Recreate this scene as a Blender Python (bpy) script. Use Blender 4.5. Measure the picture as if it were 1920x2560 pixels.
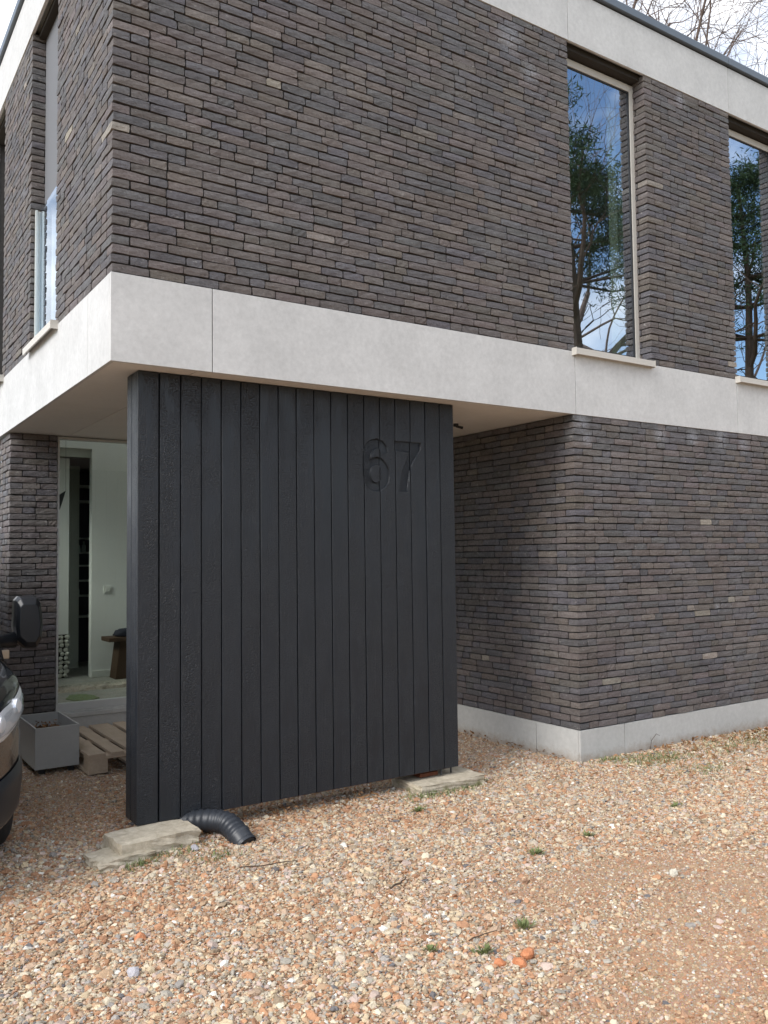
import bpy, bmesh, math, random
import numpy as np
from mathutils import Vector, Matrix, Euler

# ---------------------------------------------------------------- scene, camera, light
for o in list(bpy.data.objects):
    bpy.data.objects.remove(o)
scene = bpy.context.scene
C = scene.collection
rad = math.radians
random.seed(7)
RNG = np.random.default_rng(11)

CAM = np.array([-1.30796, -4.62794, 1.57889])
FPX = 2131.84
YAW, PITCH, ROLL = -0.586445, 0.0514986, 0.0118081


def cam_axes():
    cy, sy = math.cos(YAW), math.sin(YAW)
    cp, sp = math.cos(PITCH), math.sin(PITCH)
    cr, sr = math.cos(ROLL), math.sin(ROLL)
    rz = np.array([[cy, -sy, 0], [sy, cy, 0], [0, 0, 1]])
    rx = np.array([[1, 0, 0], [0, cp, -sp], [0, sp, cp]])
    ry = np.array([[cr, 0, sr], [0, 1, 0], [-sr, 0, cr]])
    return rz @ rx @ ry


AX = cam_axes()
cam_data = bpy.data.cameras.new("camera")
cam_data.sensor_fit = 'VERTICAL'
cam_data.sensor_height = 36.0
cam_data.lens = 36.0 * FPX / 2560.0
cam_data.clip_start = 0.05
cam_data.clip_end = 2000.0
cam = bpy.data.objects.new("camera", cam_data)
C.objects.link(cam)
r_, f_, u_ = AX[:, 0], AX[:, 1], AX[:, 2]
cam.matrix_world = Matrix(((r_[0], u_[0], -f_[0], CAM[0]), (r_[1], u_[1], -f_[1], CAM[1]), (r_[2], u_[2], -f_[2], CAM[2]), (0, 0, 0, 1)))
scene.camera = cam

scene.view_settings.view_transform = 'Standard'
scene.view_settings.look = 'None'
scene.view_settings.exposure = 1.10
scene.view_settings.gamma = 1.0
scene.view_settings.use_curve_mapping = False

SUN_DIR = Vector((-1.0, -0.22, 0.72)).normalized()      # towards the sun, behind thin cloud
sun_elev = math.asin(SUN_DIR.z)
sun_az = math.atan2(SUN_DIR.x, SUN_DIR.y)

world = bpy.data.worlds.new("World")
scene.world = world
world.use_nodes = True
wt = world.node_tree
wt.nodes.clear()
w_out = wt.nodes.new("ShaderNodeOutputWorld")
w_bg = wt.nodes.new("ShaderNodeBackground")
w_sky = wt.nodes.new("ShaderNodeTexSky")
w_sky.sky_type = 'NISHITA'
w_sky.sun_disc = False
w_sky.sun_elevation = sun_elev
w_sky.sun_rotation = sun_az
w_sky.air_density = 1.0
w_sky.dust_density = 0.6
w_sky.ozone_density = 2.5
w_tc = wt.nodes.new("ShaderNodeTexCoord")
w_map = wt.nodes.new("ShaderNodeMapping")
w_map.inputs['Location'].default_value = (15.8, 2.1, 8.7)
w_map.inputs['Scale'].default_value = (1.0, 1.0, 1.7)
w_n = wt.nodes.new("ShaderNodeTexNoise")
w_n.inputs['Scale'].default_value = 2.3
w_n.inputs['Detail'].default_value = 7
w_n.inputs['Roughness'].default_value = 0.55
w_r = wt.nodes.new("ShaderNodeValToRGB")
w_r.color_ramp.elements[0].position = 0.40
w_r.color_ramp.elements[0].color = (0.0, 0.0, 0.0, 1)
w_r.color_ramp.elements[1].position = 0.54
w_r.color_ramp.elements[1].color = (0.97, 0.97, 0.97, 1)
w_n2 = wt.nodes.new("ShaderNodeTexNoise")
w_n2.inputs['Scale'].default_value = 3.2
w_n2.inputs['Detail'].default_value = 6
w_cl = wt.nodes.new("ShaderNodeValToRGB")
w_cl.color_ramp.elements[0].position = 0.30
w_cl.color_ramp.elements[0].color = (4.5, 4.75, 5.15, 1)
w_cl.color_ramp.elements[1].position = 0.65
w_cl.color_ramp.elements[1].color = (11.5, 11.45, 11.4, 1)
w_mix = wt.nodes.new("ShaderNodeMix")
w_mix.data_type = 'RGBA'
L = wt.links.new
L(w_tc.outputs['Generated'], w_map.inputs['Vector'])
L(w_map.outputs['Vector'], w_n.inputs['Vector'])
L(w_map.outputs['Vector'], w_n2.inputs['Vector'])
L(w_n.outputs['Fac'], w_r.inputs['Fac'])
L(w_n2.outputs['Fac'], w_cl.inputs['Fac'])
L(w_r.outputs['Color'], w_mix.inputs['Factor'])
L(w_sky.outputs['Color'], w_mix.inputs['A'])
L(w_cl.outputs['Color'], w_mix.inputs['B'])
L(w_mix.outputs['Result'], w_bg.inputs['Color'])
L(w_bg.outputs['Background'], w_out.inputs['Surface'])
w_bg.inputs['Strength'].default_value = 0.10

sun_data = bpy.data.lights.new("sun", 'SUN')
sun_data.energy = 1.5
sun_data.angle = rad(32)
sun_data.color = (1.0, 0.97, 0.93)
sun = bpy.data.objects.new("sun", sun_data)
C.objects.link(sun)
sun.rotation_euler = SUN_DIR.to_track_quat('Z', 'Y').to_euler()
sun.location = (-6, -6, 12)


# ---------------------------------------------------------------- node helpers
class NT:
    def __init__(self, name):
        self.m = bpy.data.materials.new(name)
        self.m.use_nodes = True
        self.t = self.m.node_tree
        self.t.nodes.clear()
        self.out = self.t.nodes.new("ShaderNodeOutputMaterial")

    def n(self, typ, ins=None, **kw):
        nd = self.t.nodes.new("ShaderNode" + typ)
        for k, v in kw.items():
            setattr(nd, k, v)
        for k, v in (ins or {}).items():
            s = nd.inputs[k]
            if isinstance(v, bpy.types.NodeSocket):
                self.t.links.new(v, s)
            else:
                s.default_value = v
        return nd

    def math(self, op, a, b=0.0, c=None, clamp=False):
        ins = {0: a, 1: b}
        if c is not None:
            ins[2] = c
        nd = self.n("Math", ins, operation=op)
        nd.use_clamp = clamp
        return nd.outputs[0]

    def mix(self, fac, a, b, blend='MIX'):
        nd = self.n("Mix", None, data_type='RGBA', blend_type=blend)
        for k, v in (('Factor', fac), ('A', a), ('B', b)):
            s = nd.inputs[k]
            if isinstance(v, bpy.types.NodeSocket):
                self.t.links.new(v, s)
            else:
                s.default_value = v
        return nd.outputs['Result']

    def noise(self, vec, scale, detail=4, rough=0.55, out='Fac'):
        ins = {'Scale': scale, 'Detail': detail, 'Roughness': rough}
        if vec is not None:
            ins['Vector'] = vec
        return self.n("TexNoise", ins).outputs[out]

    def ramp(self, fac, stops, interp='LINEAR'):
        nd = self.n("ValToRGB", {'Fac': fac})
        cr = nd.color_ramp
        cr.interpolation = interp
        while len(cr.elements) < len(stops):
            cr.elements.new(0.5)
        for e, (p, c) in zip(cr.elements, stops):
            e.position = p
            e.color = (c[0], c[1], c[2], 1) if not isinstance(c, (int, float)) else (c, c, c, 1)
        return nd.outputs['Color']

    def pos(self, scale=(1, 1, 1)):
        g = self.n("NewGeometry").outputs['Position']
        if scale == (1, 1, 1):
            return g
        return self.n("Mapping", {'Vector': g, 'Scale': scale}).outputs['Vector']

    def bump(self, h, strength=0.5, dist=0.01, normal=None):
        ins = {'Height': h, 'Strength': strength, 'Distance': dist}
        if normal is not None:
            ins['Normal'] = normal
        return self.n("Bump", ins).outputs['Normal']

    def pbr(self, col, rough=0.7, normal=None, metal=0.0, spec=0.5, **extra):
        ins = {'Base Color': col, 'Roughness': rough, 'Metallic': metal, 'Specular IOR Level': spec}
        if normal is not None:
            ins['Normal'] = normal
        for k, v in extra.items():
            ins[k.replace('_', ' ')] = v
        b = self.n("BsdfPrincipled", ins)
        self.t.links.new(b.outputs[0], self.out.inputs['Surface'])
        return self.m


def c4(r, g, b):
    return (r, g, b, 1.0)


def mat_simple(name, col, rough=0.6, var=0.12, scale=18, metal=0.0, spec=0.5, bump=0.0, bscale=120, **extra):
    t = NT(name)
    n = t.noise(t.pos(), scale, 5)
    f = t.math('MULTIPLY_ADD', n, 2 * var, 1 - var)
    cc = t.n("VectorMath", {0: col[:3], 1: (1, 1, 1)}, operation='MULTIPLY')
    v = t.n("VectorMath", {0: col[:3]}, operation='SCALE')
    t.t.links.new(f, v.inputs['Scale'])
    nr = None
    if bump:
        nr = t.bump(t.noise(t.pos(), bscale, 4), bump, 0.004)
    return t.pbr(v.outputs[0], rough, nr, metal, spec, **extra)


def mat_brick():
    t = NT("hand formed brick")
    oi = t.n("ObjectInfo").outputs['Color']
    at = t.n("Attribute", attribute_name="tint").outputs['Color']
    base = t.mix(1.0, oi, at, 'MULTIPLY')
    p = t.pos()
    n1 = t.noise(p, 9, 6, 0.65)
    n2 = t.noise(p, 60, 5, 0.7)
    n3 = t.noise(t.pos((1, 1, 2.5)), 24, 4, 0.6)
    v = t.math('MULTIPLY_ADD', n2, 1.5, 0.24)
    v = t.math('MULTIPLY', v, t.math('MULTIPLY_ADD', n1, 0.5, 0.75))
    vm = t.n("VectorMath", {0: base}, operation='SCALE')
    t.t.links.new(v, vm.inputs['Scale'])
    col = vm.outputs[0]
    # iron-brown bloom
    col = t.mix(t.math('MULTIPLY', t.ramp(n3, [(0.48, 0), (0.72, 1)]), 0.25), col, c4(0.13, 0.10, 0.093))
    # lime smears
    lime = t.ramp(t.noise(t.pos((1, 1, 1.6)), 5.5, 6, 0.72), [(0.65, 0), (0.71, 1)])
    lime2 = t.ramp(n2, [(0.42, 0), (0.62, 1)])
    col = t.mix(t.math('MULTIPLY', t.math('MULTIPLY', lime, lime2), 0.75), col, c4(0.36, 0.33, 0.29))
    # pale salt blooms under the cladding joints
    g = t.n("NewGeometry").outputs['Position']
    s = t.n("SeparateXYZ", {0: g})
    salt = 0.0
    for (sx, sz, sr) in ((3.62, 2.60, .10), (3.68, 2.47, .07), (4.55, 2.56, .11), (4.98, 2.57, .10), (5.38, 2.59, .12), (5.72, 2.55, .10), (4.95, 5.56, .09), (5.25, 1.10, .05), (2.95, 5.45, .17), (3.15, 5.25, .12)):
        d = t.n("VectorMath", {0: g, 1: (sx, 0.0, sz)}, operation='DISTANCE').outputs['Value']
        q = t.math('SUBTRACT', 1.0, t.math('DIVIDE', d, sr), clamp=True)
        salt = q if salt == 0.0 else t.math('MAXIMUM', salt, q)
    salt = t.math('MULTIPLY', salt, t.ramp(n2, [(0.3, 0.15), (0.6, 1)]))
    col = t.mix(t.math('MULTIPLY', salt, 0.6), col, c4(0.40, 0.42, 0.47))
    h = t.math('ADD', t.math('ADD', t.math('MULTIPLY', t.noise(t.pos((1, 1, 2.6)), 26, 3, 0.6), 0.9), t.math('MULTIPLY', n2, 0.45)), t.math('MULTIPLY', t.noise(t.pos((1, 1, 1.8)), 55, 5, 0.8), 1.0))
    veil = t.math('MULTIPLY', t.ramp(t.noise(p, 1.5, 5, 0.65), [(0.42, 0), (0.72, 1)]), t.ramp(t.noise(t.pos((1, 1, 1.5)), 17, 5, 0.75), [(0.38, 0), (0.68, 1)]))
    col = t.mix(t.math('MULTIPLY', veil, 0.55), col, c4(0.24, 0.235, 0.235))
    # small lime flecks
    fl = t.ramp(t.noise(t.pos((1, 1, 1.4)), 26, 3, 0.6), [(0.645, 0), (0.71, 1)])
    col = t.mix(t.math('MULTIPLY', fl, 0.5), col, c4(0.34, 0.32, 0.30))
    nr = t.bump(h, 0.75, 0.0095)
    return t.pbr(col, t.math('MULTIPLY_ADD', n2, -0.25, 0.86), nr, spec=0.42)


def mat_panel(name, base, var=0.10, splash=False):
    t = NT(name)
    p = t.pos()
    oi = t.n("ObjectInfo").outputs['Random']
    off = t.n("VectorMath", {0: p, 1: (0, 0, 0)}, operation='ADD')
    cmb = t.n("CombineXYZ", {0: t.math('MULTIPLY', oi, 31.0), 1: 0.0, 2: t.math('MULTIPLY', oi, 17.0)})
    t.t.links.new(cmb.outputs[0], off.inputs[1])
    q = off.outputs[0]
    n1 = t.noise(q, 3.2, 6, 0.6)
    n2 = t.noise(q, 26, 6, 0.7)
    n3 = t.noise(q, 210, 3, 0.6)
    f = t.math('MULTIPLY_ADD', n1, 2.0 * var, 1 - var)
    f = t.math('MULTIPLY', f, t.math('MULTIPLY_ADD', n2, 2.4 * var, 1 - 1.2 * var))
    f = t.math('MULTIPLY', f, t.math('MULTIPLY_ADD', n3, 0.10, 0.95))
    f = t.math('MULTIPLY', f, t.math('MULTIPLY_ADD', oi, 0.05, 0.975))
    v = t.n("VectorMath", {0: base[:3]}, operation='SCALE')
    t.t.links.new(f, v.inputs['Scale'])
    colr = v.outputs[0]
    if splash:
        zz = t.n("SeparateXYZ", {0: p}).outputs['Z']
        up = t.math('SUBTRACT', 1.0, t.math('DIVIDE', zz, 0.11), clamp=True)
        dirt = t.ramp(t.math('MULTIPLY_ADD', t.noise(p, 17, 6, 0.75), 0.9, t.math('MULTIPLY', up, 0.45)), [(0.60, 0), (0.92, 1)])
        colr = t.mix(t.math('MULTIPLY', dirt, 0.6), colr, c4(0.25, 0.18, 0.12))
    nr = t.bump(n3, 0.12, 0.003)
    return t.pbr(colr, 0.62, nr, spec=0.35)


def mat_char():
    t = NT("charred black timber")
    oi = t.n("ObjectInfo").outputs['Random']
    p = t.pos()
    cmb = t.n("CombineXYZ", {0: 0.0, 1: t.math('MULTIPLY', oi, 40.0), 2: t.math('MULTIPLY', oi, 23.0)})
    q0 = t.n("VectorMath", {0: p, 1: cmb.outputs[0]}, operation='ADD').outputs[0]
    warp = t.n("TexNoise", {'Vector': q0, 'Scale': 22.0, 'Detail': 3.0}).outputs['Color']
    wv = t.n("VectorMath", {0: warp, 1: (0.5, 0.5, 0.5)}, operation='SUBTRACT').outputs[0]
    ws = t.n("VectorMath", {0: wv}, operation='SCALE')
    ws.inputs['Scale'].default_value = 0.018
    q = t.n("VectorMath", {0: q0, 1: ws.outputs[0]}, operation='ADD').outputs[0]
    qm = t.n("Mapping", {'Vector': q, 'Scale': (1.0, 1.0, 1.9)}).outputs['Vector']
    vor = t.n("TexVoronoi", {'Vector': qm, 'Scale': 52.0}, feature='DISTANCE_TO_EDGE').outputs['Distance']
    crack = t.ramp(vor, [(0.0, 0), (0.045, 0.8), (0.12, 1)])
    grain = t.noise(t.n("Mapping", {'Vector': q, 'Scale': (1, 1, 0.035)}).outputs['Vector'], 95, 4, 0.6)
    zone = t.ramp(t.noise(t.n("Mapping", {'Vector': q0, 'Scale': (4.0, 4.0, 1.1)}).outputs['Vector'], 2.2, 4, 0.6), [(0.38, 0), (0.55, 1)])
    heavy = t.ramp(t.n("TexWhiteNoise", {'W': t.math('MULTIPLY', oi, 91.0)}, noise_dimensions='1D').outputs['Value'], [(0.1, 0.35), (0.6, 1)])
    amt = t.math('MULTIPLY', zone, heavy)
    h = t.math('ADD', t.math('MULTIPLY', t.math('SUBTRACT', crack, 1.0), amt), t.math('MULTIPLY', grain, 0.55))
    h = t.math('ADD', h, t.math('MULTIPLY', t.noise(q, 260, 3), 0.10))
    nr = t.bump(h, 0.85, 0.0058)
    n1 = t.noise(q0, 4.5, 5, 0.6)
    col = t.mix(n1, c4(0.0045, 0.0068, 0.0105), c4(0.0125, 0.017, 0.0245))
    col = t.mix(t.math('MULTIPLY', t.ramp(t.noise(q0, 14, 6, 0.7), [(0.6, 0), (0.78, 1)]), 0.3), col, c4(0.065, 0.070, 0.076))
    knot = t.ramp(t.n("TexVoronoi", {'Vector': t.n("Mapping", {'Vector': q0, 'Scale': (5.5, 1, 1.6)}).outputs['Vector'], 'Scale': 1.0}).outputs['Distance'], [(0.0, 1), (0.035, 0)])
    col = t.mix(t.math('MULTIPLY', knot, 0.6), col, c4(0.012, 0.012, 0.012))
    return t.pbr(col, t.math('MULTIPLY_ADD', t.noise(q0, 7, 5, 0.65), 0.34, 0.27), nr, spec=0.5)


def mat_wood(name, a, b, axis_scale=(1, 0.06, 1)):
    t = NT(name)
    oi = t.n("ObjectInfo").outputs['Random']
    p = t.pos(axis_scale)
    cmb = t.n("CombineXYZ", {0: t.math('MULTIPLY', oi, 13.0), 1: 0.0, 2: t.math('MULTIPLY', oi, 9.0)})
    q = t.n("VectorMath", {0: p, 1: cmb.outputs[0]}, operation='ADD').outputs[0]
    g = t.noise(q, 55, 5, 0.65)
    g2 = t.noise(t.pos(), 7, 4)
    col = t.mix(g, c4(*a), c4(*b))
    col = t.mix(t.math('MULTIPLY', g2, 0.5), col, c4(*[x * 0.55 for x in a]))
    return t.pbr(col, 0.8, t.bump(g, 0.3, 0.003), spec=0.3)


def mat_glass(name, tint, k, base):
    t = NT(name)
    fr = t.n("Fresnel", {'IOR': 1.52}).outputs[0]
    fac = t.math('MULTIPLY_ADD', fr, k, base, clamp=True)
    bf = t.n("NewGeometry").outputs['Backfacing']
    fac = t.math('MULTIPLY', fac, t.math('SUBTRACT', 1.0, bf))
    tr = t.n("BsdfTransparent", {'Color': tint})
    gl = t.n("BsdfGlossy", {'Color': c4(0.84, 0.92, 1.0), 'Roughness': 0.0})
    mx = t.n("MixShader", {0: fac, 1: tr.outputs[0], 2: gl.outputs[0]})
    t.t.links.new(mx.outputs[0], t.out.inputs['Surface'])
    return t.m


def mat_ground():
    t = NT("sandy ground")
    p = t.pos()
    n1 = t.noise(p, 1.3, 6, 0.6)
    n2 = t.noise(p, 45, 6, 0.75)
    n3 = t.noise(p, 230, 4, 0.75)
    col = t.mix(t.ramp(n1, [(0.35, 0), (0.65, 1)]), c4(0.38, 0.235, 0.14), c4(0.35, 0.26, 0.165))
    col = t.mix(t.ramp(n2, [(0.35, 0), (0.7, 1)]), col, c4(0.36, 0.22, 0.14))
    vor = t.n("TexVoronoi", {'Vector': p, 'Scale': 150.0})
    spk = t.math('MULTIPLY', t.ramp(vor.outputs['Distance'], [(0.2, 1), (0.45, 0)]), 0.75)
    col = t.mix(spk, col, t.mix(0.55, vor.outputs['Color'], c4(0.45, 0.30, 0.20), 'MIX'))
    col = t.mix(0.25, col, c4(0.40, 0.26, 0.16))
    s = t.n("SeparateXYZ", {0: p})
    moss = t.ramp(t.noise(p, 2.6, 5, 0.7), [(0.60, 0), (0.74, 1)])
    col = t.mix(t.math('MULTIPLY', moss, 0.5), col, c4(0.16, 0.15, 0.05))
    far = t.n("VectorMath", {0: p, 1: (1.0, 0.0, 0.0)}, operation='DISTANCE').outputs['Value']
    farf = t.ramp(t.math('DIVIDE', far, 60.0), [(0.16, 0), (0.32, 1)])
    col = t.mix(farf, col, c4(0.13, 0.13, 0.055))
    nr = t.bump(t.math('ADD', t.math('MULTIPLY', n3, 0.5), n2), 0.6, 0.008)
    return t.pbr(col, 0.93, nr, spec=0.2)


def mat_gravel():
    t = NT("gravel stone")
    at = t.n("Attribute", attribute_name="stonecol", attribute_type='INSTANCER').outputs['Color']
    p = t.pos()
    n = t.noise(p, 160, 4, 0.7)
    v = t.n("VectorMath", {0: at}, operation='SCALE')
    t.t.links.new(t.math('MULTIPLY_ADD', n, 0.7, 0.65), v.inputs['Scale'])
    return t.pbr(v.outputs[0], 0.85, t.bump(n, 0.4, 0.002), spec=0.3)


def mat_stone(name, a, b, scale=14, moss=False):
    t = NT(name)
    p = t.pos()
    n = t.noise(p, scale, 6, 0.7)
    col = t.mix(t.ramp(n, [(0.3, 0), (0.7, 1)]), c4(*a), c4(*b))
    if moss:
        z = t.n("SeparateXYZ", {0: t.n("NewGeometry").outputs['Position']}).outputs['Z']
        mz = t.ramp(z, [(0.0, 1), (0.055, 0)])
        mm = t.math('MULTIPLY', mz, t.ramp(t.noise(p, 14, 4), [(0.5, 0), (0.66, 1)]))
        col = t.mix(t.math('MULTIPLY', mm, 0.8), col, c4(0.11, 0.105, 0.03))
    return t.pbr(col, 0.9, t.bump(t.math('ADD', n, t.math('MULTIPLY', t.noise(p, 120, 4, 0.7), 0.5)), 0.55, 0.01), spec=0.25)


def mat_leafy(name, a, b, c=None):
    t = NT(name)
    n = t.noise(t.pos(), 0.9, 4, 0.6)
    n2 = t.noise(t.pos(), 9, 3, 0.6)
    col = t.mix(n, c4(*a), c4(*b))
    col = t.mix(t.math('MULTIPLY', n2, 0.5), col, c4(*(c or a)))
    return t.pbr(col, 0.75, spec=0.25)


M = {}
M['brick'] = mat_brick()
M['mortar'] = mat_simple("dark mortar", (0.042, 0.039, 0.037), 0.95, 0.3, 40, bump=0.5)
M['panel'] = mat_panel("fibre cement panel", (0.55, 0.55, 0.545), 0.20)
M['plinth'] = mat_panel("concrete plinth", (0.46, 0.46, 0.445), 0.18, True)
M['soffit'] = mat_panel("soffit board", (0.66, 0.64, 0.61), 0.07)
M['coping'] = mat_simple("slate blue coated metal", (0.115, 0.145, 0.185), 0.45, 0.05)
M['shadowgap'] = mat_simple("dark gap strip", (0.03, 0.026, 0.022), 0.9)
M['char'] = mat_char()
M['rust'] = mat_stone("rusty steel", (0.10, 0.032, 0.016), (0.17, 0.065, 0.035), 30)
M['darksteel'] = mat_simple("dark steel", (0.03, 0.032, 0.036), 0.5)
M['frame'] = mat_simple("pearl beige window frame", (0.55, 0.525, 0.48), 0.45, 0.04)
M['framegrey'] = mat_simple("pale grey window frame", (0.50, 0.51, 0.50), 0.45, 0.05)
M['gasket'] = mat_simple("black gasket", (0.018, 0.018, 0.02), 0.55)
M['glass'] = mat_glass("coated window glass", c4(0.95, 0.97, 0.955), 2.2, 0.48)
M['glassdoor'] = mat_glass("greenish clear glass", c4(0.90, 0.925, 0.90), 1.2, 0.07)
M['screenfab'] = mat_simple("grey screen fabric", (0.15, 0.155, 0.168), 0.8, 0.05, 200)
M['curtain'] = mat_simple("pale green grey curtain", (0.62, 0.74, 0.60), 0.9, 0.08, 8)
M['alu'] = mat_simple("aluminium profile", (0.62, 0.66, 0.64), 0.35, 0.04, metal=0.3)
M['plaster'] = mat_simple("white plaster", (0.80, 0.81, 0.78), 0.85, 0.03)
M['plastershade'] = mat_simple("shaded plaster", (0.55, 0.57, 0.52), 0.85, 0.05)  # darker copy of the plaster, shade of the dim rooms put into its colour
M['screed'] = mat_stone("concrete floor", (0.32, 0.32, 0.29), (0.42, 0.41, 0.37), 8)
M['roughstep'] = mat_stone("rough concrete edge", (0.30, 0.28, 0.23), (0.52, 0.50, 0.43), 40)
M['darkshelf'] = mat_simple("dark shelf case", (0.018, 0.02, 0.028), 0.7)
M['shelf'] = mat_simple("pale shelf board", (0.6, 0.62, 0.6), 0.5)
M['bottle'] = mat_simple("pale bottle", (0.45, 0.55, 0.55), 0.3)
M['ivory'] = mat_simple("white switch plastic", (0.72, 0.73, 0.68), 0.4)
M['pebble'] = mat_stone("white pebble", (0.55, 0.55, 0.48), (0.75, 0.74, 0.68), 22)
M['benchwood'] = mat_wood("brown bench wood", (0.06, 0.034, 0.02), (0.11, 0.068, 0.042), (1, 1, 0.1))
M['navy'] = mat_simple("navy cloth", (0.012, 0.014, 0.025), 0.95, 0.2)
M['blackpaper'] = mat_simple("black paper", (0.02, 0.022, 0.024), 0.8)
M['greenpatch'] = mat_simple("green patch", (0.17, 0.24, 0.11), 0.9, 0.4, 30)
M['zinc'] = mat_panel("grey fibre cement planter", (0.37, 0.38, 0.38), 0.07)
M['zincedge'] = mat_simple("worn planter rim", (0.48, 0.49, 0.47), 0.5)
M['pallet'] = mat_wood("weathered pallet wood", (0.44, 0.34, 0.25), (0.62, 0.52, 0.41))
M['concrete'] = mat_stone("old concrete block", (0.37, 0.315, 0.235), (0.60, 0.535, 0.425), 22, moss=True)
M['duct'] = mat_simple("black ribbed plastic", (0.030, 0.034, 0.042), 0.40, 0.2, 12)
M['ground'] = mat_ground()
M['gravel'] = mat_gravel()
M['paint'] = mat_simple("black metallic paint", (0.010, 0.012, 0.015), 0.22, 0.02, Coat_Weight=1.0, Coat_Roughness=0.04)
M['plastic'] = mat_simple("black bumper plastic", (0.016, 0.018, 0.022), 0.36, 0.08, 60)
M['tyre'] = mat_simple("tyre rubber", (0.022, 0.021, 0.021), 0.85, 0.2, 50)
M['rim'] = mat_simple("silver rim", (0.4, 0.41, 0.42), 0.35, metal=0.8)
M['chrome'] = mat_simple("headlight reflector", (0.86, 0.88, 0.92), 0.28, 0.05, 30, metal=0.55)
M['lens'] = mat_glass("clear headlight lens", c4(0.9, 0.93, 0.97), 1.3, 0.08)
M['amber'] = mat_simple("amber indicator lens", (0.60, 0.46, 0.33), 0.2)
M['autoglass'] = mat_simple("dark car glass", (0.008, 0.012, 0.011), 0.06, Coat_Weight=1.0)
M['bark'] = mat_stone("grey brown bark", (0.13, 0.095, 0.085), (0.22, 0.17, 0.15), 5)
M['pinebark'] = mat_stone("dark pine bark", (0.05, 0.036, 0.028), (0.10, 0.07, 0.052), 5)
M['needle'] = mat_leafy("pine needles", (0.022, 0.045, 0.020), (0.05, 0.085, 0.03))
M['shrub'] = mat_leafy("evergreen leaves", (0.035, 0.065, 0.022), (0.07, 0.11, 0.035))
M['weed'] = mat_leafy("weed leaves", (0.13, 0.16, 0.06), (0.20, 0.225, 0.095))
M['litter'] = mat_leafy("dead leaves", (0.16, 0.075, 0.03), (0.26, 0.15, 0.07))
M['twig'] = mat_simple("dry twig", (0.07, 0.045, 0.03), 0.9)
M['straw'] = mat_simple("dry straw", (0.40, 0.30, 0.15), 0.9)
M['orange'] = mat_stone("orange brick rubble", (0.42, 0.15, 0.065), (0.60, 0.27, 0.14), 40)
M['whitestone'] = mat_stone("white stone", (0.50, 0.46, 0.37), (0.66, 0.62, 0.52), 40)
M['greystone'] = mat_stone("lilac grey stone", (0.34, 0.325, 0.345), (0.52, 0.50, 0.52), 40)


# ---------------------------------------------------------------- mesh helpers
class MB:
    def __init__(self):
        self.v = []
        self.f = []

    def add(self, verts, faces):
        b = len(self.v)
        self.v.extend([tuple(map(float, p)) for p in verts])
        self.f.extend([tuple(b + i for i in fc) for fc in faces])

    def box(self, x0, x1, y0, y1, z0, z1):
        self.add([(x0, y0, z0), (x1, y0, z0), (x1, y1, z0), (x0, y1, z0), (x0, y0, z1), (x1, y0, z1), (x1, y1, z1), (x0, y1, z1)],
                 [(0, 3, 2, 1), (4, 5, 6, 7), (0, 1, 5, 4), (1, 2, 6, 5), (2, 3, 7, 6), (3, 0, 4, 7)])

    def tube(self, pts, radii, n=8, caps=True):
        pts = [Vector(p) for p in pts]
        b = len(self.v)
        ref = None
        for i, p in enumerate(pts):
            d = (pts[min(i + 1, len(pts) - 1)] - pts[max(i - 1, 0)])
            d = d.normalized() if d.length > 1e-9 else Vector((0, 0, 1))
            if ref is None:
                ref = Vector((1, 0, 0)) if abs(d.x) < 0.8 else Vector((0, 1, 0))
            a = d.cross(ref)
            if a.length < 1e-5:
                a = d.orthogonal()
            a.normalize()
            c = d.cross(a).normalized()
            ref = c.cross(d) * -1 if False else a.cross(d)
            ref = ref.normalized()
            for k in range(n):
                t = 2 * math.pi * k / n
                q = p + (a * math.cos(t) + c * math.sin(t)) * radii[i]
                self.v.append((q.x, q.y, q.z))
        for i in range(len(pts) - 1):
            for k in range(n):
                k2 = (k + 1) % n
                self.f.append((b + i * n + k, b + i * n + k2, b + (i + 1) * n + k2, b + (i + 1) * n + k))
        if caps:
            self.f.append(tuple(b + k for k in range(n))[::-1])
            self.f.append(tuple(b + (len(pts) - 1) * n + k for k in range(n)))

    def build(self, name, mat, parent=None, bevel=0.0, smooth=False, loc=None):
        me = bpy.data.meshes.new(name)
        me.from_pydata(self.v, [], self.f)
        if bevel:
            bm = bmesh.new()
            bm.from_mesh(me)
            bmesh.ops.bevel(bm, geom=[e for e in bm.edges if len(e.link_faces) == 2 and e.calc_face_angle(0) > 0.5], offset=bevel, segments=2, affect='EDGES', profile=0.5)
            bm.to_mesh(me)
            bm.free()
        return link(name, me, mat, parent, smooth, loc)


def link(name, me, mat=None, parent=None, smooth=False, loc=None):
    if mat is not None:
        me.materials.append(mat)
    if smooth:
        me.polygons.foreach_set('use_smooth', [True] * len(me.polygons))
    me.update()
    o = bpy.data.objects.new(name, me)
    C.objects.link(o)
    if parent is not None:
        o.parent = parent
    if loc is not None:
        o.location = loc
    return o


def bx(name, mat, parent, x0, x1, y0, y1, z0, z1, bevel=0.0):
    m = MB()
    m.box(x0, x1, y0, y1, z0, z1)
    return m.build(name, mat, parent, bevel)


def tag(o, label=None, cat=None, group=None, kind=None):
    if label:
        o['label'] = label
    if cat:
        o['category'] = cat
    if group:
        o['group'] = group
    if kind:
        o['kind'] = kind
    return o


def thing(name, label, cat, loc=(0, 0, 0), rz=0.0, group=None):
    o = bpy.data.objects.new(name, None)
    o.empty_display_size = 0.1
    C.objects.link(o)
    o.location = loc
    o.rotation_euler = (0, 0, rz)
    return tag(o, label, cat, group)


def world_child(parent):
    """children given in world coordinates: keep the parent at the origin offset"""
    return parent


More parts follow.
